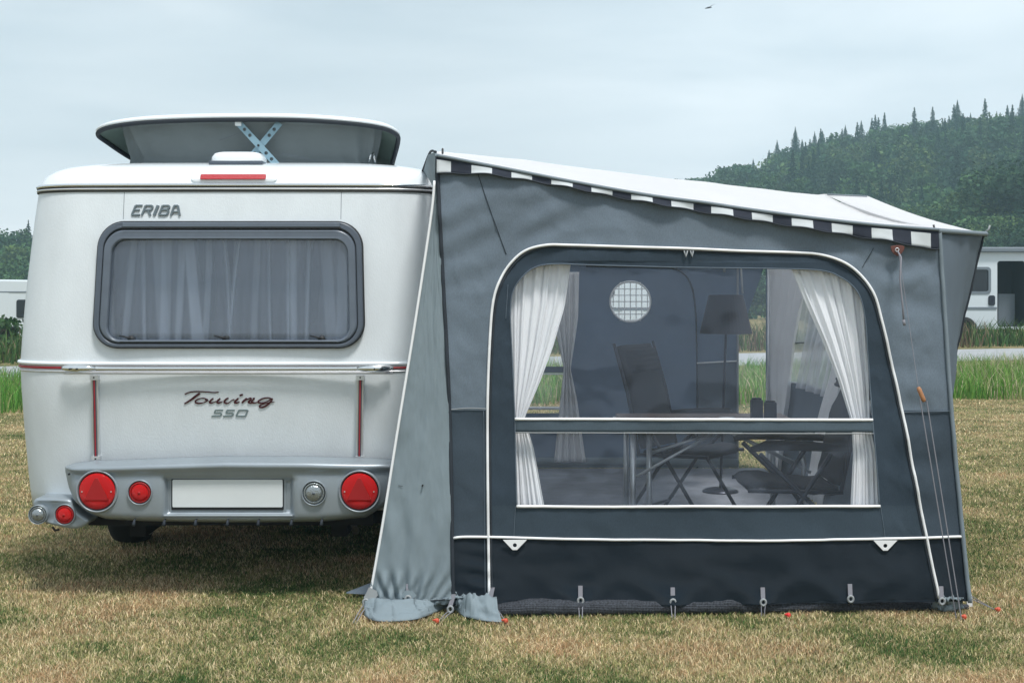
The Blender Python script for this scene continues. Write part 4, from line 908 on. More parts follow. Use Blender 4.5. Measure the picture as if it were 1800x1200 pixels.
wtube([(1650, 405), (1661, 560), (1672, 722), (1692, 940), (1704, 1058)], .010, 'corner_binding', 'hem_grey', n=80, off=.006)
# clear panes: upper and lower, and the cloth band between them
def pane(y0, y1, nm, mtl, off):
    lx = lambda y: interp(sorted([(b_, a) for a, b_ in wl_+[(940, 470), (975, 464.5)]]), y)
    rx = lambda y: interp(sorted([(b_, a) for a, b_ in [(1440, 475), (1400, 473.5), (1200, 470), (1040, 466)][::-1]+wr]), y)
    def f(u, v):
        y = y0+(y1-y0)*v; a, c_ = lx(y), rx(y); x = a+(c_-a)*u
        return W(x, y, off-.004+.006*fbm(x/200, y/200, 2.0))
    grid(f, 60, 24, nm, mtl, awn)
pane(465.5, 738, 'window_pane', 'pvc', -.004); pane(757, 888, 'window_pane', 'pvc', -.004)
def band(u, v):
    x = 905+629*u; y = 737+22*v; return W(x, y, .003+bulge(x, y))
grid(band, 80, 4, 'window_band', 'band_cloth', awn, thick=.002)
for px in (1204, 1216):
    b = MB(); q = W(px, 447, .012); b.tube([W(px-2, 441, .012), W(px+1, 452, .016), W(px+4, 441, .012)] if px < 1210 else [W(px-3, 441, .012), W(px, 452, .016), W(px+2, 441, .012)], .004, 8); b.build('zip_pull', 'ring_grey', awn, smooth=True)
for px, py in ((905, 948), (1556, 949)):
    tri = [[(px-21), py], [px+21, py], [px+4, py+18], [px-4, py+18]]; Yt = W(px, py+8).y-.012
    frontal([[[PX(a, Yt), PZ(b_, Yt)] for a, b_ in tri], circ(PX(px, Yt), PZ(py+9.5, Yt), .009, 16)], Yt, .004, 'eyelet_tab', 'piping_white', awn, bevel=.001)
# light grey wing at the caravan side
LE = [(765, 268), (763, 330), (757, 380), (730, 560), (700, 745), (672, 920), (646, 1066)]
def wing(u, v):
    lx = interp([(b_, a) for a, b_ in LE], 270+796*v); py = 270+(1062-270)*v; rx = interp([(275, 767), (720, 789), (1064, 796)], py); x = lx+(rx-lx)*u
    t = max(0, v-.45)/.55; d = 0
    for k, (hx, w_) in enumerate(((718, 1.0), (650, .7))):
        ang = (x-hx)/(1100-py+22); d += w_*0.017*t*math.exp(-((x-hx)/75)**2)*math.sin(ang*26+k)*(.6+.4*math.sin(py*.05))
    d += .010*math.sin(u*5+v*4+1)*(.3+.7*v)*math.sin(math.pi*min(1, u*1.02))+.004*fbm(u*4, v*6)
    return W(x, py, d)
grid(wing, 60, 160, 'side_wing', 'cloth_light', awn, thick=.002)
b = MB(); b.tube([W(a+1, c_, .012) for a, c_ in [(p.x, p.y) for p in spline([(763, 318)]+LE[2:], 80)]], .0062, 8); b.build('wing_piping', 'piping_white', awn, smooth=True)
wtube([(700, 853), (708, 854)], .001, 'stitch', 'seam_dark', n=4)
b = MB(); q = W(743, 852, .02); b.lathe(tuple(q), [(.004, .02), (.004, -.004), (0, -.004)], 8); b.build('rivet', 'black_rubber', awn)
# corner gusset going back to the caravan roof rail
g3 = [P(766, 267, 6.68), P(752, 272, 7.0), P(743, 300, 7.25), P(753, 312, 7.15), P(764, 335, 6.66)]
b = MB(); b.add(g3+[Vector((p.x+.004, p.y+.01, p.z)) for p in g3], [(0, 1, 2, 3, 4), (5, 9, 8, 7, 6)]+[(i, (i+1) % 5, 5+(i+1) % 5, 5+i) for i in range(5)]); b.build('roof_gusset', 'cloth_light', awn)
b = MB(); b.tube(spline([tuple(g3[0]), tuple(P(756, 268, 6.95)), tuple(g3[2])], 16), .006, 8); b.build('gusset_piping', 'seam_dark', awn, smooth=True)
b = MB(); b.tube([P(778, 262, 6.75), P(778, 270, 6.72)], .005, 6); b.build('pole_tip', 'black_rubber', awn)
# front-side mud flaps
def flap(tp, bt, seed, amp, nm='mud_flap'):
    A = spline([tuple(W(a, b_, .01)) for a, b_ in tp], 50); Bp = spline([tuple(G(a, b_, .012)) for a, b_ in bt], 50)
    def f(u, v):
        p = A[int(u*49)].lerp(Bp[int(u*49)], v); s_ = math.sin(v*math.pi)
        return p+Vector((.0, -amp*.5*fbm(u*2.2+seed, v*2), amp*s_*(.45+1.0*fbm(u*2.4+seed, v*2.4, 2.2)+.22*math.sin(u*13+v*7+seed))))
    grid(f, 49, 14, nm, 'cloth_light', awn, thick=.002)
flap([(640, 1046), (690, 1052), (745, 1052), (796, 1050)], [(641, 1082), (665, 1091), (735, 1087), (796, 1062)], 1, .02)
flap([(782, 1052), (820, 1048), (850, 1046), (866, 1052)], [(788, 1062), (812, 1080), (850, 1091), (882, 1092)], 8, .055)
flap([(1650, 1050), (1668, 1050), (1690, 1048)], [(1632, 1068), (1665, 1074), (1694, 1068)], 5, .04)
b = MB(); q0, q1, q2 = P(608, 1042, 6.88), P(650, 1026, 6.9), P(660, 1052, 6.85); q0.z = max(.01, q0.z); q2.z = .02
b.add([q0, q1, q2, q0+Vector((0, .03, -.0)), q1+Vector((0, .03, 0)), q2+Vector((0, .03, 0))], [(0, 1, 2), (5, 4, 3), (0, 3, 4, 1), (1, 4, 5, 2), (2, 5, 3, 0)]); b.build('mud_flap', 'cloth_mid', awn)
wtube([(645, 1052), (700, 1056), (760, 1054), (797, 1050)], .003, 'wing_hem', 'seam_dark', n=40, off=.016)
b = MB(); b.add([W(640, 1048, .02), W(650, 1030, .02), W(663, 1036, .02), W(665, 1044, .02), W(652, 1060, .025)], [(0, 1, 2, 3, 4)]); o = b.build('reinforcement_patch', 'ring_grey', awn); o.modifiers.new('t', 'SOLIDIFY').thickness = .002
b = MB(); b.add([W(704, 1046, .02), W(712, 1036, .02), W(724, 1035, .02), W(733, 1044, .02), W(722, 1053, .025)], [(0, 1, 2, 3, 4)]); o = b.build('reinforcement_patch', 'cloth_light', awn); o.modifiers.new('t', 'SOLIDIFY').thickness = .002
# pegging straps: webbing tab, ring, two cords to the ground
def strap(px, py, gx, gy, tilt=0):
    t = thing('pegging_strap', None, None); t.parent = awn; q = W(px, py, .02); t.location = q-awn.location
    b = MB(); A = W(px+tilt, py-15, .012); Bq = W(px, py+4, .02); b.add([A+Vector((-.010, 0, 0)), A+Vector((.010, 0, 0)), Bq+Vector((.010, 0, 0)), Bq+Vector((-.010, 0, 0)), A+Vector((-.010, .004, 0)), A+Vector((.010, .004, 0)), Bq+Vector((.010, .004, 0)), Bq+Vector((-.010, .004, 0))],
        [(0, 1, 2, 3), (7, 6, 5, 4), (0, 4, 5, 1), (1, 5, 6, 2), (2, 6, 7, 3), (3, 7, 4, 0)]); b.build('webbing', 'rope_grey', t)
    b = MB(); c_ = W(px, py+10, .026); b.tube([c_+Vector((.012*math.cos(a), 0, .014*math.sin(a))) for a in np.linspace(0, 2*math.pi, 18)[:-1]], .0055, 8, closed=True); b.build('ring', 'ring_grey', t, smooth=True)
    g = G(gx, gy, 0.0)
    for s_ in (-1, 1):
        b = MB(); b.tube([c_+Vector((s_*.010, 0, -.010)), (c_+g)/2+Vector((s_*.008, 0, 0)), g+Vector((s_*.006, 0, 0))], .0022, 6); b.build('cord', 'rope_grey', t)
for a in ((1020, 1043, 1021, 1087), (1182, 1046, 1184, 1089), (1340, 1046, 1341, 1083), (1493, 1040, 1495, 1073), (718, 1040, 712, 1090), (644, 1046, 622, 1096, 8), (862, 1046, 888, 1093, 4), (1653, 1044, 1654, 1068), (792, 1058, 774, 1092, 6)): strap(*a)

# valance of alternate dark and pale blocks below the roof edge
cuts = [768, 793, 829, 865, 899, 935, 969, 1006, 1039, 1076, 1109, 1146, 1179, 1218, 1249, 1287, 1320, 1357, 1390, 1427, 1460, 1497, 1530, 1566, 1599, 1634, 1648]
VT = spline(VTOP, 400); VB = spline(VBOT, 400)
vt = lambda x: interp([(p.x, p.y) for p in VT[::4]+[VT[-1]]], x); vb = lambda x: interp([(p.x, p.y) for p in VB[::4]+[VB[-1]]], x)
VS = [768+880*i/264 for i in range(265)]
xsn = sorted(set([x for x in range(768, 1648, 6)]+cuts))
vs = []; fs = []; ms = []
nr = 6
for x in xsn:
    for j in range(nr+1):
        y0, y1 = vt(x)+1, vb(x); y = y0+(y1-y0)*j/nr
        d = .018+.010*math.sin(x*.045)*j/nr+.006*fbm(x*.02, j*.2)*j/nr+.010*(j/nr)
        p = W(x, y, d); p.z += .003*math.sin(x*.09)*j/nr; vs.append(tuple(p))
for i in range(len(xsn)-1):
    xm = (xsn[i]+xsn[i+1])/2; k = sum(1 for c_ in cuts if c_ < xm)-1
    for j in range(nr): fs.append((i*(nr+1)+j, (i+1)*(nr+1)+j, (i+1)*(nr+1)+j+1, i*(nr+1)+j+1)); ms.append(1 if (k % 2 == 0 and j > 0) else 0)
b = MB(); b.v = vs; b.f = fs; b.m = ms; o = b.build('valance', ['valance_dark', 'valance_white'], awn, smooth=True); o.modifiers.new('t', 'SOLIDIFY').thickness = .002
b = MB(); b.tube([Vector(vs[i*(nr+1)+nr])+Vector((0, -.002, 0)) for i in range(len(xsn))], .0035, 6); b.build('valance_hem', 'seam_dark', awn, smooth=True)
b = MB(); b.tube([W(p.x, p.y-1, .022) for p in VT[::4]+[VT[-1]]], .0075, 8); b.build('roof_hem', 'hem_grey', awn, smooth=True)

# roof
SILT = [(765, 266), (790, 268), (879, 276), (1018, 294), (1157, 311), (1240, 320), (1340, 332), (1433, 342), (1449, 341)]
YM = 8.0
CN = W(1648, 404, .02); R1 = P(1449, 341, YM); TT = P(1729, 410, 7.5); R2 = P(1524, 344, 9.0); T2 = Vector((TT.x, 10.9, TT.z)); R3 = Vector((R2.x-.1, 10.2, R2.z-.02)); CF_ = Vector((2.13, 11.7, 1.72)); R4 = Vector((R1.x, 10.2, R1.z))
near = [W(p.x, p.y-1, .02) for p in spline(VTOP, 61)]; mid = [P(p.x, p.y, YM) for p in spline(SILT, 61)]
def roofsec(i, t):                            # t 0 near edge .. 1 mid ridge .. 2 far ridge .. 3 far edge
    a, m_ = near[i], mid[i]
    if t <= 1:
        p = a.lerp(m_, t); p.z -= 0.035*math.sin(t*math.pi)*(i/60); p.z += .012*math.sin(math.pi*min(1, t*3))*.6; return p
    f = Vector((m_.x, 10.2, m_.z-.02))
    if t <= 2: p = m_.lerp(f, t-1); p.z -= .05*math.sin((t-1)*math.pi); return p
    e = Vector((a.x+(.16*i/60), 11.7, a.z-.03)); return f.lerp(e, t-2)
def rf(u, v): p = roofsec(int(round(u*60)), v*3); p.z += .0035*fbm(p.x*3, p.y*3)*(1 if 0.02 < v < .98 else 0); return p
grid(rf, 60, 42, 'roof', 'roof_cloth', awn, thick=.003)
EV = [CN, TT, T2, CF_]; RD = [R1, R2, R3, R4]
def hood(u, v):
    k = min(2, int(u*3)); f = u*3-k; e = EV[k].lerp(EV[k+1], f); r_ = RD[k].lerp(RD[k+1], f); p = e.lerp(r_, v); p.z += -.02*math.sin(v*math.pi); return p
grid(hood, 30, 12, 'roof_hood', 'roof_cloth', awn, thick=.003)
b = MB(); b.tube([CN+Vector((0, -.0, -.005)), TT+Vector((0.01, -.01, -.004)), T2], .012, 8); b.build('hood_hem', 'hem_grey', awn, smooth=True)
b = MB(); b.tube([hood(k/20, .965)+Vector((0, 0, .006)) for k in range(13)], .004, 6); b.build('roof_seam', 'hem_grey', awn, smooth=True)
for p in ((1736, 401, 7.5, 1739, 396), (1641, 402, 6.7, 1640, 395)):
    b = MB(); b.tube([P(p[0]-4, p[1]+7, p[2]), P(p[0]+2, p[1]+2, p[2]), P(p[3]+1, p[4], p[2])], .005, 6); b.build('pole_tip', 'ring_grey' if p[0] > 1700 else 'black_rubber', awn, smooth=True)

# front wall (ruled between eave and ground), with a window; seen from inside and at the near end from outside
secs = [(W(1650, 410), W(1704, 1058)), (TT, Vector((2.08, 7.5, .02))), (T2, Vector((2.12, 10.9, .02))), (CF_, Vector((2.13, 11.7, .02)))]
sy = [6.6, 7.5, 10.9, 11.7]
def fw(u, v):                                 # u along Y, v up
    y = 6.6+(11.7-6.6)*u; k = 0 if y < 7.5 else 1 if y < 10.9 else 2; f = (y-sy[k])/(sy[k+1]-sy[k])
    tp = secs[k][0].lerp(secs[k+1][0], f); bt = secs[k][1].lerp(secs[k+1][1], f); p = bt.lerp(tp, v)
    p.x += (.016*math.sin(v*7+u*34)+.010*math.sin(v*4-u*70))*math.sin(v*3.1)*.6*min(1, u*9)+.012*fbm(u*20, v*4)*min(1, u*9)
    return p
fwin = lambda u, v: (.34 < u < .93 and .42 < v < .86)
grid(fw, 102, 50, 'front_wall', 'cloth_mid', awn, skip=fwin, thick=.002)
grid(lambda u, v: fw(.34+.59*u, .42+.44*v)+Vector((-.006, 0, 0)), 30, 12, 'front_window_pane', 'pvc', awn)
b = MB(); b.tube([fw(.34+.59*k/20, .60)+Vector((-.012, 0, 0)) for k in range(21)], .03, 8, flat=.15); b.build('front_window_band', 'cloth_dark', awn)
b = MB(); b.tube([fw(.34+.59*k/20, .42)+Vector((-.012, 0, 0)) for k in range(21)], .006, 8); b.build('window_piping', 'piping_white', awn)
b = MB(); b.tube([fw(18/102, 1-k/50)+Vector((.001, -.003, 0)) for k in range(51)], .008, 8); b.build('front_binding', 'seam_dark', awn)

# far gable wall with round net window, left window, and an open doorway at the front corner
YF = 11.7
X0, X1 = -.42, PX(1297, YF)
ftop = lambda x: interp([(-.42, 2.03), (1.9, 1.72)], x)
lw = rr(PX(880, YF), PX(1003, YF), PZ(726, YF), PZ(495, YF), .10)
rc = (PX(1108, YF), PZ(530, YF), .166)
frontal([[[X0, .02], [X1, .02], [X1, ftop(X1)], [X0, ftop(X0)]], lw, circ(*rc, 40)], YF+.004, .004, 'far_wall', 'cloth_inner', awn)
frontal([[[X1, 1.25], [X1+.02, 1.10], [PX(1343, YF), PZ(470, YF)], [2.13, 1.70], [X1, 1.74]]], YF+.01, .004, 'door_flap', 'cloth_inner', awn)
frontal([[[2.13, .02], [2.13, 1.7], [2.09, 1.7], [2.09, .02]]], YF+.01, .004, 'door_edge', 'cloth_inner', awn)
b = MB(); b.tube([(a, YF-.004, c_) for a, c_ in circ(rc[0], rc[1], rc[2], 40)], .008, 8, closed=True); b.build('vent_rim', 'piping_white', awn, smooth=True)
b = MB()
for k in range(-3, 4):
    o_ = k*.047; hl = math.sqrt(max(0, rc[2]**2-o_**2))
    if hl > .02: b.box(rc[0]+o_-.004, rc[0]+o_+.004, YF-.004, YF, rc[1]-hl, rc[1]+hl); b.box(rc[0]-hl, rc[0]+hl, YF-.0065, YF-.0025, rc[1]+o_*1.1-.004, rc[1]+o_*1.1+.004)
b.build('vent_net', 'piping_white', awn)
grid(lambda u, v: Vector((PX(880, YF)+(PX(1003, YF)-PX(880, YF))*u, YF+.012, PZ(726, YF)+(PZ(495, YF)-PZ(726, YF))*v)), 4, 4, 'far_window_pane', 'pvc', awn)
b = MB(); b.tube([(PX(885, YF), YF-.006, PZ(657, YF)), (PX(1000, YF), YF-.006, PZ(657, YF))], .006, 8); b.tube([(PX(885, YF), YF-.006, PZ(717, YF)), (PX(1003, YF), YF-.006, PZ(717, YF))], .012, 8); b.build('window_piping', 'piping_white', awn)
frontal([rr(PX(885, YF), PX(1000, YF), PZ(655, YF), PZ(644, YF), .004)], YF, .006, 'far_window_band', 'cloth_mid', awn)
# zip arch and seams on the far wall, awning poles
b = MB(); b.tube([(PX(a, YF), YF-.006, PZ(c_, YF)) for a, c_ in [(p.x, p.y) for p in spline([(1226, 825), (1225, 640), (1222, 540), (1212, 495), (1190, 474), (1150, 470), (1030, 468)], 60)]], .007, 8); b.build('zip_arch', 'cloth_dark', awn, smooth=True)
frontal([[[PX(1227, YF), PZ(637, YF)], [X1, PZ(633, YF)], [X1, .03], [PX(1227, YF), .03]]], YF-.002, .003, 'lower_panel', 'cloth_mid', awn)
b = MB(); b.tube([(PX(1225, YF), YF-.01, PZ(638, YF)), (X1, YF-.01, PZ(634, YF))], .006, 8); b.build('window_piping', 'piping_white', awn)
b = MB(); b.tube([(PX(1296, YF), YF-.02, .02), (PX(1296, YF), YF-.02, 1.72)], .009, 8); b.build('door_piping', 'ring_grey', awn)
b = MB()
for k in range(26): pass
b.tube([(-.3, YF-.03, .07), (1.0, YF-.05, .075), (X1, YF-.03, .06)], .035, 10, flat=.6); b.build('draught_skirt', 'cloth_light', awn, smooth=True)
def pole(A, B, nm='awning_pole', r=.012): b = MB(); b.tube([A, B], r, 10); b.build(nm, 'aluminium', awn, smooth=True)
pole((PX(1273, 11.4), 11.4, 1.62), (PX(1273, 11.4), 11.4, 1.85), r=.010); pole((2.075, 11.5, .02), (2.075, 11.5, 1.7)); pole((-.3, 9.2, 2.0), (2.2, 9.2, 1.98)); pole((PX(1305, 11.2), 11.2, 1.45), (PX(1300, 11.2), 11.2, 1.85), r=.008)
pole((-.3, 11.55, .02), (-.3, 11.55, 1.95))
b = MB(); b.tube([fw(.58, v/10)+Vector((-.05, 0, 0)) for v in range(0, 10)], .013, 8); b.tube([fw(.30, v/10)+Vector((-.05, 0, 0)) for v in range(0, 10)], .013, 8); b.build('awning_pole', 'aluminium', awn, smooth=True)

# ------------------------------------------------------------------ curtains
def curtain(fn, nu, nv, label, grp='white curtains tied back in the awning'):
    o = grid(fn, nu, nv, 'curtain', 'white_curtain'); o.modifiers.new('t', 'SOLIDIFY').thickness = .0015; return props(o, label, 'curtain', grp)
def drape(Lp, Rp, off, waves, amp, ph):         # between a left and a right border given by photo rows, on the near wall
    def f(u, v):
        y = Lp[0][1]+(Lp[-1][1]-Lp[0][1])*v; a = interp([(q[1], q[0]) for q in Lp], y); c_ = interp([(q[1], q[0]) for q in Rp], y)
        uu = u+.02*math.sin(u*14+ph)+.006*math.sin(u*47+ph*2); x = a+(c_-a)*uu; wd = min(1, abs(c_-a)/60)
        d = amp*(.4+.6*wd)*(math.sin(u*waves+ph+.8*math.sin(v*3+ph))+.45*math.sin(u*waves*2.3+2*ph+v*1.5))
        return W(x, y, -off-d)
    return f
curtain(drape([(893, 455), (893, 560), (899, 680), (903, 745), (904, 900)], [(1004, 455), (992, 540), (972, 610), (950, 670), (922, 736), (938, 790), (958, 900)], .06, 34, .009, .7), 90, 60, 'white curtain gathered at the left side of the awning side window, next to the corner')
curtain(drape([(1388, 460), (1418, 530), (1450, 600), (1478, 670), (1502, 745), (1505, 800), (1500, 900)], [(1528, 460), (1530, 560), (1533, 680), (1534, 745), (1545, 800), (1550, 900)], .06, 36, .009, 2.1), 90, 60, 'white curtain swept to the right side of the awning side window')
def farc(u, v):
    y = 478+(812-478)*v; a = interp([(478, 968), (560, 972), (648, 991), (700, 985), (812, 974)], y); c_ = interp([(478, 1018), (560, 1016), (648, 1003), (700, 1014), (812, 1030)], y)
    x = a+(c_-a)*u; d = .022*math.sin(u*26+v*1.0)+.01*math.sin(u*55); Y = YF-.09+d; return P(x, y, Y)
curtain(farc, 60, 50, 'small white curtain tied in the middle at the far left window inside the awning')
def frontc(u0, u1, ph):
    def f(u, v):
        q = u0+(u1-u0)*u*(1-.25*math.sin(v*3.14)); p = fw(q, .96*v+.02); p.x += -.06+.022*math.sin(u*30+ph); return p
    return f
o = curtain(frontc(.985, .86, 0), 60, 20, 'sheer pale curtain beside the open doorway at the far front corner of the awning', None)
o = curtain(frontc(.66, .56, 2), 60, 20, 'sheer pale curtain half way along the front wall inside the awning', None)

def frnet(u, v):
    q = fw(.36+.50*u, .40+.48*v); q.x += -.045+.018*math.sin(u*55+2*math.sin(u*9))+.008*math.sin(u*131); return q
o = grid(frnet, 200, 10, 'net_curtain', 'net_front'); props(o, 'thin grey net curtain drawn across the front window inside the awning', 'curtain')
# ------------------------------------------------------------------ groundsheet with rolled edge
gs = thing('groundsheet', 'blue grey woven groundsheet on the awning floor with dark mesh edge rolled out in front', 'groundsheet', (0.9, 9, 0))
b = MB(); b.box(-.40, 2.06, 6.60, 11.66, .012, .02); b.build('floor_sheet', 'mat_floor', gs)
def roll(u, v):
    px = 868+(1705-868)*u; th = interp([(0, .026), (.08, .040), (.3, .036), (.5, .044), (.62, .030), (.72, .042), (.8, .026), (1, .014)], u)
    a = v*2*math.pi; q = G(px, 1084-10*u, .0); r_ = th*(1+.12*fbm(u*30, math.cos(a), math.sin(a))); return (q.x, q.y+.03+r_*1.3*math.cos(a), max(0.004, th*.9+r_*math.sin(a)))
grid(roll, 200, 14, 'rolled_edge', 'net_dark', gs)

# ------------------------------------------------------------------ guy line
guy = thing('guy_line', 'grey guy rope with wooden toggle hanging from a brown patch at the awning corner', 'guy rope', tuple(G(1688, 1090)))
Yt = W(1577, 438).y-.04
pt = [(p.x, p.y) for p in spline([(1565, 433), (1577, 431), (1589, 433), (1587, 442), (1578, 450), (1568, 443), (1565, 433)], 30)][:-1]
frontal([[[PX(a, Yt), PZ(c_, Yt)] for a, c_ in pt]], Yt, .005, 'leather_patch', 'brown_leather', guy, bevel=.0015)
b = MB(); c_ = P(1577, 439, Yt-.012); b.tube([c_+Vector((.008*math.cos(a), 0, .008*math.sin(a))) for a in np.linspace(0, 6.28, 14)[:-1]], .0025, 6, closed=True); b.build('eyelet', 'aluminium', guy, smooth=True)
b = MB(); b.tube([P(1578, 442, Yt-.01), P(1584, 452, 6.53), P(1582, 490, 6.52), P(1586, 530, 6.51), P(1589, 568, 6.50)], .0045, 6); b.tube([P(1588, 562, 6.5), P(1590, 572, 6.5)], .007, 8); b.build('cord', 'rope_grey', guy, smooth=True)
tg0, tg1 = P(1614, 680, 6.44), P(1625, 706, 6.43)
b = MB(); b.tube([P(1580, 446, Yt-.012), tg0], .0016, 6); b.build('rope', 'rope_grey', guy)
b = MB(); b.tube([tg0, tg0.lerp(tg1, .15), tg0.lerp(tg1, .85), tg1], [.007, .0105, .0105, .007], 12); b.build('toggle', 'toggle_wood', guy, smooth=True)
for a, c_ in (((1617, 700), (1681, 1086)), ((1629, 704), (1690, 1088))):
    b = MB(); b.tube([P(*a, 6.43), G(*c_, .01)], .0028, 6); b.build('rope', 'rope_grey', guy)
def peg(px, py, m_, label, nm='tent_peg'):
    g = G(px, py, .012); t = thing(nm, label, 'tent peg', tuple(g), 'tent pegs holding the awning down')
    b = MB(); b.tube([g+Vector((0, .0, .012)), g+Vector((.01, .02, -.12))], .004, 6); b.build('shaft', 'steel', t)
    b = MB(); b.lathe(tuple(g), [(.0, .018), (.006, .017), (.010, .012), (.011, .004), (.008, -.004), (0, -.006)], 14, axis='Z'); b.tube([g+Vector((0, 0, .014)), g+Vector((-.018, -.008, .010))], .0045, 8); b.build('head', m_, t, smooth=True)
peg(768, 1093, 'peg_orange', 'orange peg head between the grey wing flap and the crumpled mud flap'); peg(889, 1093, 'peg_orange', 'orange peg head right of the crumpled mud flap')
peg(1386, 1083, 'peg_red', 'small dark red peg head below the middle of the rolled mesh edge'); peg(1654, 1068, 'peg_red', 'bright red ball peg under the front end of the white zip piping')
peg(1695, 1086, 'peg_orange', 'dull orange peg head where the two guy ropes meet the grass'); peg(1755, 1073, 'peg_orange', 'orange peg head standing alone in the grass right of the awning')
b = MB(); g = G(1703, 1068)
frontal([[[g.x-.011, .006], [g.x+.016, .006], [g.x+.014, .055], [g.x+.004, .088], [g.x-.008, .086], [g.x-.014, .05]], circ(g.x+.002, .028, .004, 10)], g.y, .008, 'pole_foot', 'piping_white', awn, bevel=.002)
b = MB(); b.tube([W(1704, 1045, .01), G(1740, 1066, .01)], .002, 6); b.tube([W(1704, 1050, .01), G(1752, 1072, .01)], .002, 6); b.build('corner_cord', 'rope_grey', awn)

# ------------------------------------------------------------------ furniture inside the awning
def chair(x, y, face, label, back=.33):          # face = +1 looks along +X, -1 along -X
    t = thing('camping_chair', label, 'chair', (x, y, 0.02), 'folding camping chairs in the awning'); s = face
    def q(a, b_, c_): return Vector((x+s*a, y+b_, c_+.02))
    # a forward, seat front at +.25, back at -.22
    n = 10
    def pad(u, v, A, B, wd, th): p = A.lerp(B, v); return p
    def slab(path, wd, th, nm):
        b = MB(); pts = spline([tuple(p) for p in path], 16); vs = []
        for i, p in enumerate(pts):
            a_ = pts[max(0, i-1)]; c_ = pts[min(15, i+1)]; d = (c_-a_).normalized(); nr_ = d.cross(Vector((0, 1, 0))).normalized()
            ww = wd*(1-.10*(abs(i-7.5)/7.5)**4)
            for yy, tt in ((-1, .3), (-.9, 1), (0, .7), (.9, 1), (1, .3), (.9, -1), (0, -.8), (-.9, -1)): vs.append(p+Vector((0, yy*ww/2, 0))+nr_*tt*th/2*(1+.15*math.sin(i*1.9)))
        fs = [(i*8+k, i*8+(k+1) % 8, (i+1)*8+(k+1) % 8, (i+1)*8+k) for i in range(15) for k in range(8)]+[tuple(range(8))[::-1], tuple(120+k for k in range(8))]
        b.add(vs, fs); return b.build(nm, 'chair_cloth', t, smooth=True)
    slab([q(.27, 0, .43), q(.2, 0, .455), (q(0, 0, .43)), q(-.2, 0, .42)], .48, .045, 'seat')
    slab([q(-.2, 0, .45), q(-.24, 0, .62), q(-.30, 0, .85), q(-back-.05, 0, 1.10)], .48, .05, 'backrest')
    slab([q(-.30, 0, .93), q(-.325, 0, 1.0), q(-.35, 0, 1.07)], .40, .075, 'headrest')
    for sy_ in (-1, 1):
        yy = sy_*.27
        b = MB(); b.tube([q(.26, yy, .0), q(.02, yy, .36), q(-.15, yy, .62)], .0125, 8); b.build('leg', 'chair_frame', t, smooth=True)
        b = MB(); b.tube([q(-.30, yy, .0), q(-.05, yy, .36), q(.22, yy, .62)], .0125, 8); b.build('leg', 'chair_frame', t, smooth=True)
        b = MB(); b.tube([q(-.20, yy, .42), q(-.28, yy, .8), q(-back-.05, yy, 1.12)], .011, 8); b.build('back_frame', 'chair_frame', t, smooth=True)
        b = MB(); b.tube([q(.28, yy, .43), q(-.21, yy, .42)], .011, 8); b.build('seat_frame', 'chair_frame', t, smooth=True)
        b = MB(); b.tube([q(-.24, yy, .645), q(-.05, yy, .66), (q(.18, yy, .665)), q(.27, yy, .64)], [.018, .025, .028, .014], 10, flat=.55); b.build('armrest', 'chair_cloth', t, smooth=True)
    b = MB(); b.tube([q(-.26, -.27, .06), q(-.26, .27, .06)], .010, 8); b.tube([q(.22, -.27, .06), q(.22, .27, .06)], .010, 8); b.build('stretcher', 'chair_frame', t, smooth=True)
    return t
c1 = chair(1.12, 9.15, 1, 'black high-backed camping chair behind the table, facing the front wall'); c1.rotation_euler = (0, 0, R(-33))
def rot_about(t, x, y, a): t.rotation_euler = (0, 0, a)
c2 = chair(1.50, 7.62, -1, 'black reclining camping chair with wide armrests at the right of the table', .42)
tb = thing('camping_table', 'folding camping table with aluminium legs and brown top in the middle of the awning', 'table', (1.1, 8.35, .02))
b = MB(); b.box(.64, 1.66, 7.92, 8.80, .700, .722); b.build('table_top', 'table_wood', tb, bevel=.004)
b = MB(); b.box(.625, 1.675, 7.905, 8.815, .692, .702); b.build('table_rim', 'aluminium', tb)
for x, y in ((.68, 7.98), (.78, 8.08), (1.60, 8.72), (.70, 8.72)):
    b = MB(); b.tube([(x, y, .02), (x, y, .695)], .016, 12); b.build('leg', 'aluminium', tb, smooth=True)
for A, B in (((.70, 7.98, .44), (1.15, 8.0, .69)), ((.80, 8.1, .56), (1.2, 8.1, .69)), ((1.62, 8.0, .50), (1.22, 8.0, .69)), ((1.68, 8.0, .46), (1.28, 8.02, .66))):
    b = MB(); b.tube([A, B], .009, 8); b.build('brace', 'aluminium', tb, smooth=True)
b = MB(); b.tube([(1.60, 7.98, .02), (1.64, 7.98, .5), (1.60, 7.98, .695)], .014, 10); b.build('leg', 'aluminium', tb, smooth=True)
for px, top_, lab in ((1330, 699, 'taller of the two black square candle holders on the table, at left'), (1354, 704, 'shorter of the two black square candle holders on the table, at right')):
    Y = 8.35; x = PX(px, Y); t = thing('candle_holder', lab, 'candle holder', (x, Y, .722), 'black candle holders on the table'); hh = PZ(top_, Y)-.722
    fr_ = MB(); fr_.box(x-.033, x+.033, Y-.033, Y+.033, .7225, .722+hh*.92); fr_.build('holder', 'lamp_cloth', t, bevel=.004)
    fr_ = MB(); fr_.lathe((x, Y, .722+hh*.9), [(.028, 0), (.030, hh*.1), (.024, hh*.1), (.022, 0)], 16, axis='Z'); fr_.build('rim', 'chair_frame', t)
x = PX(1278, 8.3); t = thing('small_dish', 'small white dish at the left end of the table top', 'dish', (x, 8.3, .722))
b = MB(); b.lathe((x, 8.3, .7225), [(0, 0), (.03, .0), (.05, .018), (.046, .018), (.028, .006), (0, .006)], 20, axis='Z'); b.build('bowl', 'white_gloss', t, smooth=True)
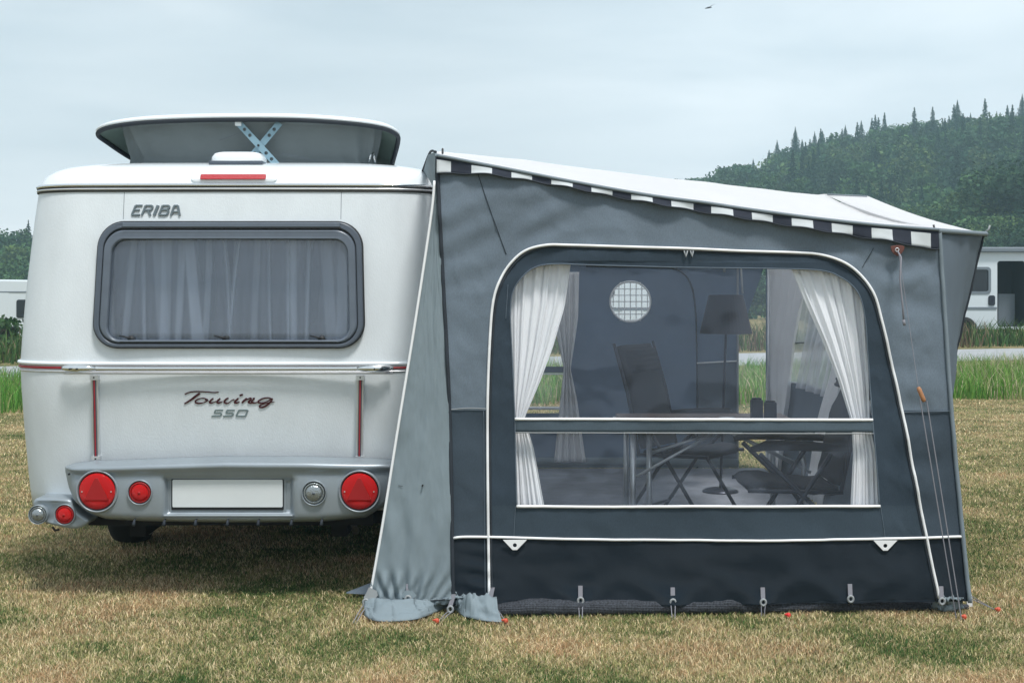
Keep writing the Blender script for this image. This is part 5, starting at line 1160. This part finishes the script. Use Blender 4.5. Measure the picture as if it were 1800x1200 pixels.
YL = 10.3; xl = PX(1276, YL); lp = thing('floor_lamp', 'tall floor lamp with a dark tapered drum shade near the back of the awning', 'lamp', (xl-.05, YL, .02))
z1_, z0_ = PZ(518, YL), PZ(586, YL); b = MB(); b.lathe((xl, YL, 0), [(PX(1322, YL)-xl, z0_), (PX(1306, YL)-xl, z1_), (PX(1306, YL)-xl-.004, z1_-.001), (PX(1322, YL)-xl-.004, z0_+.001), (PX(1322, YL)-xl, z0_)], 40, axis='Z'); b.build('lamp_shade', 'lamp_cloth', lp, smooth=False)
b = MB(); b.tube([(xl+.01, YL, z1_-.05), (xl-.01, YL, .9), (xl-.04, YL, .04)], .010, 10); b.build('pole', 'chair_frame', lp, smooth=True)
b = MB(); b.lathe((xl-.04, YL, .02), [(0, .03), (.10, .025), (.13, .01), (.13, 0)], 28, axis='Z'); b.build('base', 'chair_frame', lp, smooth=True)

# ------------------------------------------------------------------ vehicles and house far behind
def campervan(x0, y, label):
    t = thing('campervan', label, 'campervan', (x0, y, 0)); L = 6.0
    X = lambda a: x0+a
    body = [[X(0), .45], [X(.02), 2.35], [X(.12), 2.5], [X(4.2), 2.5], [X(4.45), 2.42], [X(5.05), 1.5], [X(5.85), 1.15], [X(6.0), .95], [X(6.0), .4], [X(5.7), .35], [X(0), .35]]
    door = rr(X(1.86), X(2.62), .42, 2.22, .08); win_ = rr(X(.98), X(1.64), 1.36, 2.02, .08); win2 = rr(X(3.0), X(4.1), 1.36, 2.02, .08)
    whl = [circ(X(.95)+0, .42, .42, 24), circ(X(4.95), .42, .42, 24)]
    frontal([body, door, win_, win2], y+.05, .05, 'side_panel', 'van_white', t, bevel=.008)
    frontal([body], y+2.0, .05, 'far_side_panel', 'van_white', t)
    b = MB(); b.box(X(.1), X(4.3), y+.05, y+1.95, 2.42, 2.485); b.box(X(0.02), X(.08), y+.05, y+1.95, .4, 2.35); b.build('roof', 'van_white', t)
    b = MB(); b.box(X(.05), X(5.9), y+.05, y+1.95, .36, .44); b.box(X(2.64), X(2.70), y+.06, y+1.9, .44, 2.4); b.box(X(.1), X(2.6), y+1.0, y+1.05, .44, 2.4); b.build('interior', 'van_dark', t)
    for w_ in (win_, win2):
        f = frontal([w_], y+.03, .012, 'window', 'van_glass', t); xs = [p[0] for p in w_]; zz = [p[1] for p in w_]
        frontal([rr(min(xs)-.04, max(xs)+.04, min(zz)-.04, max(zz)+.04, .1), rr(min(xs)+.03, max(xs)-.03, min(zz)+.03, max(zz)-.03, .06)], y, .02, 'window_frame', 'van_grey', t)
    frontal([rr(X(2.06), X(2.52), .44, 1.32, .02)], y+.55, .04, 'cabinet', 'van_grey', t)
    for a in (1.70, 2.80): frontal([rr(X(a)-.09, X(a)+.09, 1.0, 1.28, .06)], y, .03, 'handle', 'van_dark', t)
    frontal([rr(X(.02), X(1.84), .90, .96, .01)], y, .02, 'moulding', 'van_grey', t); frontal([rr(X(2.66), X(4.6), .90, .96, .01)], y, .02, 'moulding', 'van_grey', t)
    b = MB(); b.box(X(.3), X(4.2), y-.14, y+.02, 2.46, 2.60); b.build('roof_awning', 'van_grey', t, bevel=.03)
    for a in (.95, 4.95):
        b = MB(); b.lathe((X(a), y+.12, .35), [(0, -.14), (.2, -.14), (.22, -.16), (.34, -.15), (.35, 0), (.34, .1), (0, .1)], 28); b.build('wheel', 'tyre_rubber', t, smooth=True)
    b = MB(); b.add([(X(4.46), y+.06, 2.4), (X(4.46), y+1.94, 2.4), (X(5.06), y+1.94, 1.5), (X(5.06), y+.06, 1.5)], [(0, 1, 2, 3)]); b.build('windscreen', 'van_glass', t)
    b = MB(); b.add([(X(5.05), y+.05, 1.5), (X(5.05), y+1.95, 1.5), (X(5.85), y+1.95, 1.15), (X(5.85), y+.05, 1.15)], [(0, 1, 2, 3)]); b.box(X(5.8), X(5.98), y+.05, y+1.95, .4, 1.12); b.build('bonnet', 'van_white', t)
campervan(11.45, 39.0, 'white high-roof campervan with open sliding door parked beyond the road on the right')
def trailer(x0, y, z, label, copy_of=None):
    t = thing('parked_caravan', label, 'caravan', (x0, y, z), None); X = lambda a: x0+a
    prof = [(p.x, p.y) for p in spline([(X(0), z+.35), (X(-.15), z+1.1), (X(.05), z+2.1), (X(.35), z+2.42), (X(1.5), z+2.5), (X(4.0), z+2.5), (X(5.1), z+2.42), (X(5.5), z+2.0), (X(5.6), z+1.2), (X(5.45), z+.35)], 50)]
    frontal([[list(p) for p in prof]], y+2.1, 2.1, 'body', 'van_white', t, bevel=.06)
    for a in (.6, 2.2, 4.2):
        frontal([rr(X(a), X(a+.95), z+1.25, z+1.85, .08)], y+.01, .03, 'window', 'van_glass', t)
    frontal([rr(X(3.35), X(3.95), z+.5, z+2.1, .06)], y+.01, .02, 'door', 'van_white', t, bevel=.008)
    frontal([rr(X(0.05), X(5.35), z+.86, z+.93, .01)], y+.005, .02, 'stripe', 'van_grey', t); frontal([rr(X(0.1), X(5.3), z+2.08, z+2.12, .01)], y+.005, .02, 'stripe', 'van_grey', t)
    b = MB(); b.lathe((X(2.75), y+.1, z+.33), [(0, -.12), (.2, -.12), (.33, -.13), (.34, 0), (0, .1)], 24); b.build('wheel', 'tyre_rubber', t, smooth=True)
trailer(-20.4, 46.5, -.75, 'white parked caravan behind the low hedge at the left edge of the view')
trailer(-.3, 39.5, 0, 'white parked caravan seen through the round window of the awning')
h = thing('house', 'small house with a dark slate gable roof far behind the parked caravan on the left', 'house', (-46, 95, -.8))
b = MB(); b.box(-52, -38, 92, 100, -.9, 1.8); b.build('wall', 'house_wall', h)
b = MB(); b.add([(-52.4, 91.6, 1.7), (-33.6-2.6, 91.6, 1.7), (-36.2, 100.4, 1.7), (-52.4, 100.4, 1.7), (-50, 96, 4.6), (-38.2, 96, 4.6)], [(0, 1, 5, 4), (1, 2, 5), (2, 3, 4, 5), (3, 0, 4), (0, 3, 2, 1)]); b.build('roof', 'slate', h)
# far bird
bd = MB(); c_ = P(1245, 14, 60); bd.tube([c_+Vector((-.14, 0, -.03)), c_, c_+Vector((.16, .1, .03))], [.01, .035, .01], 8)
bd.add([c_+Vector((-.03, 0, 0)), c_+Vector((.05, 0, .01)), c_+Vector((.28, -.2, .14)), c_+Vector((.05, .3, .1))], [(0, 1, 2), (0, 3, 1)])
props(bd.build('bird', 'chair_frame'), 'small dark bird flying high in the sky', 'bird')

# ------------------------------------------------------------------ haze in the air
hz = bpy.data.materials.new('haze'); hz.use_nodes = True; n = hz.node_tree; n.nodes.clear()
out = n.nodes.new('ShaderNodeOutputMaterial'); pv = n.nodes.new('ShaderNodeVolumePrincipled'); pv.inputs['Color'].default_value = (0.62, 0.88, 1.0, 1); pv.inputs['Density'].default_value = 0.0012
pv.inputs['Anisotropy'].default_value = 0.2
n.links.new(pv.outputs[0], out.inputs['Volume']); M['haze'] = hz
b = MB(); b.box(-260, 260, -70, 320, -6, 60); o = b.build('haze', 'haze'); props(o, 'thin blue haze in the air over the fields and wooded hill', 'haze', None, 'stuff')
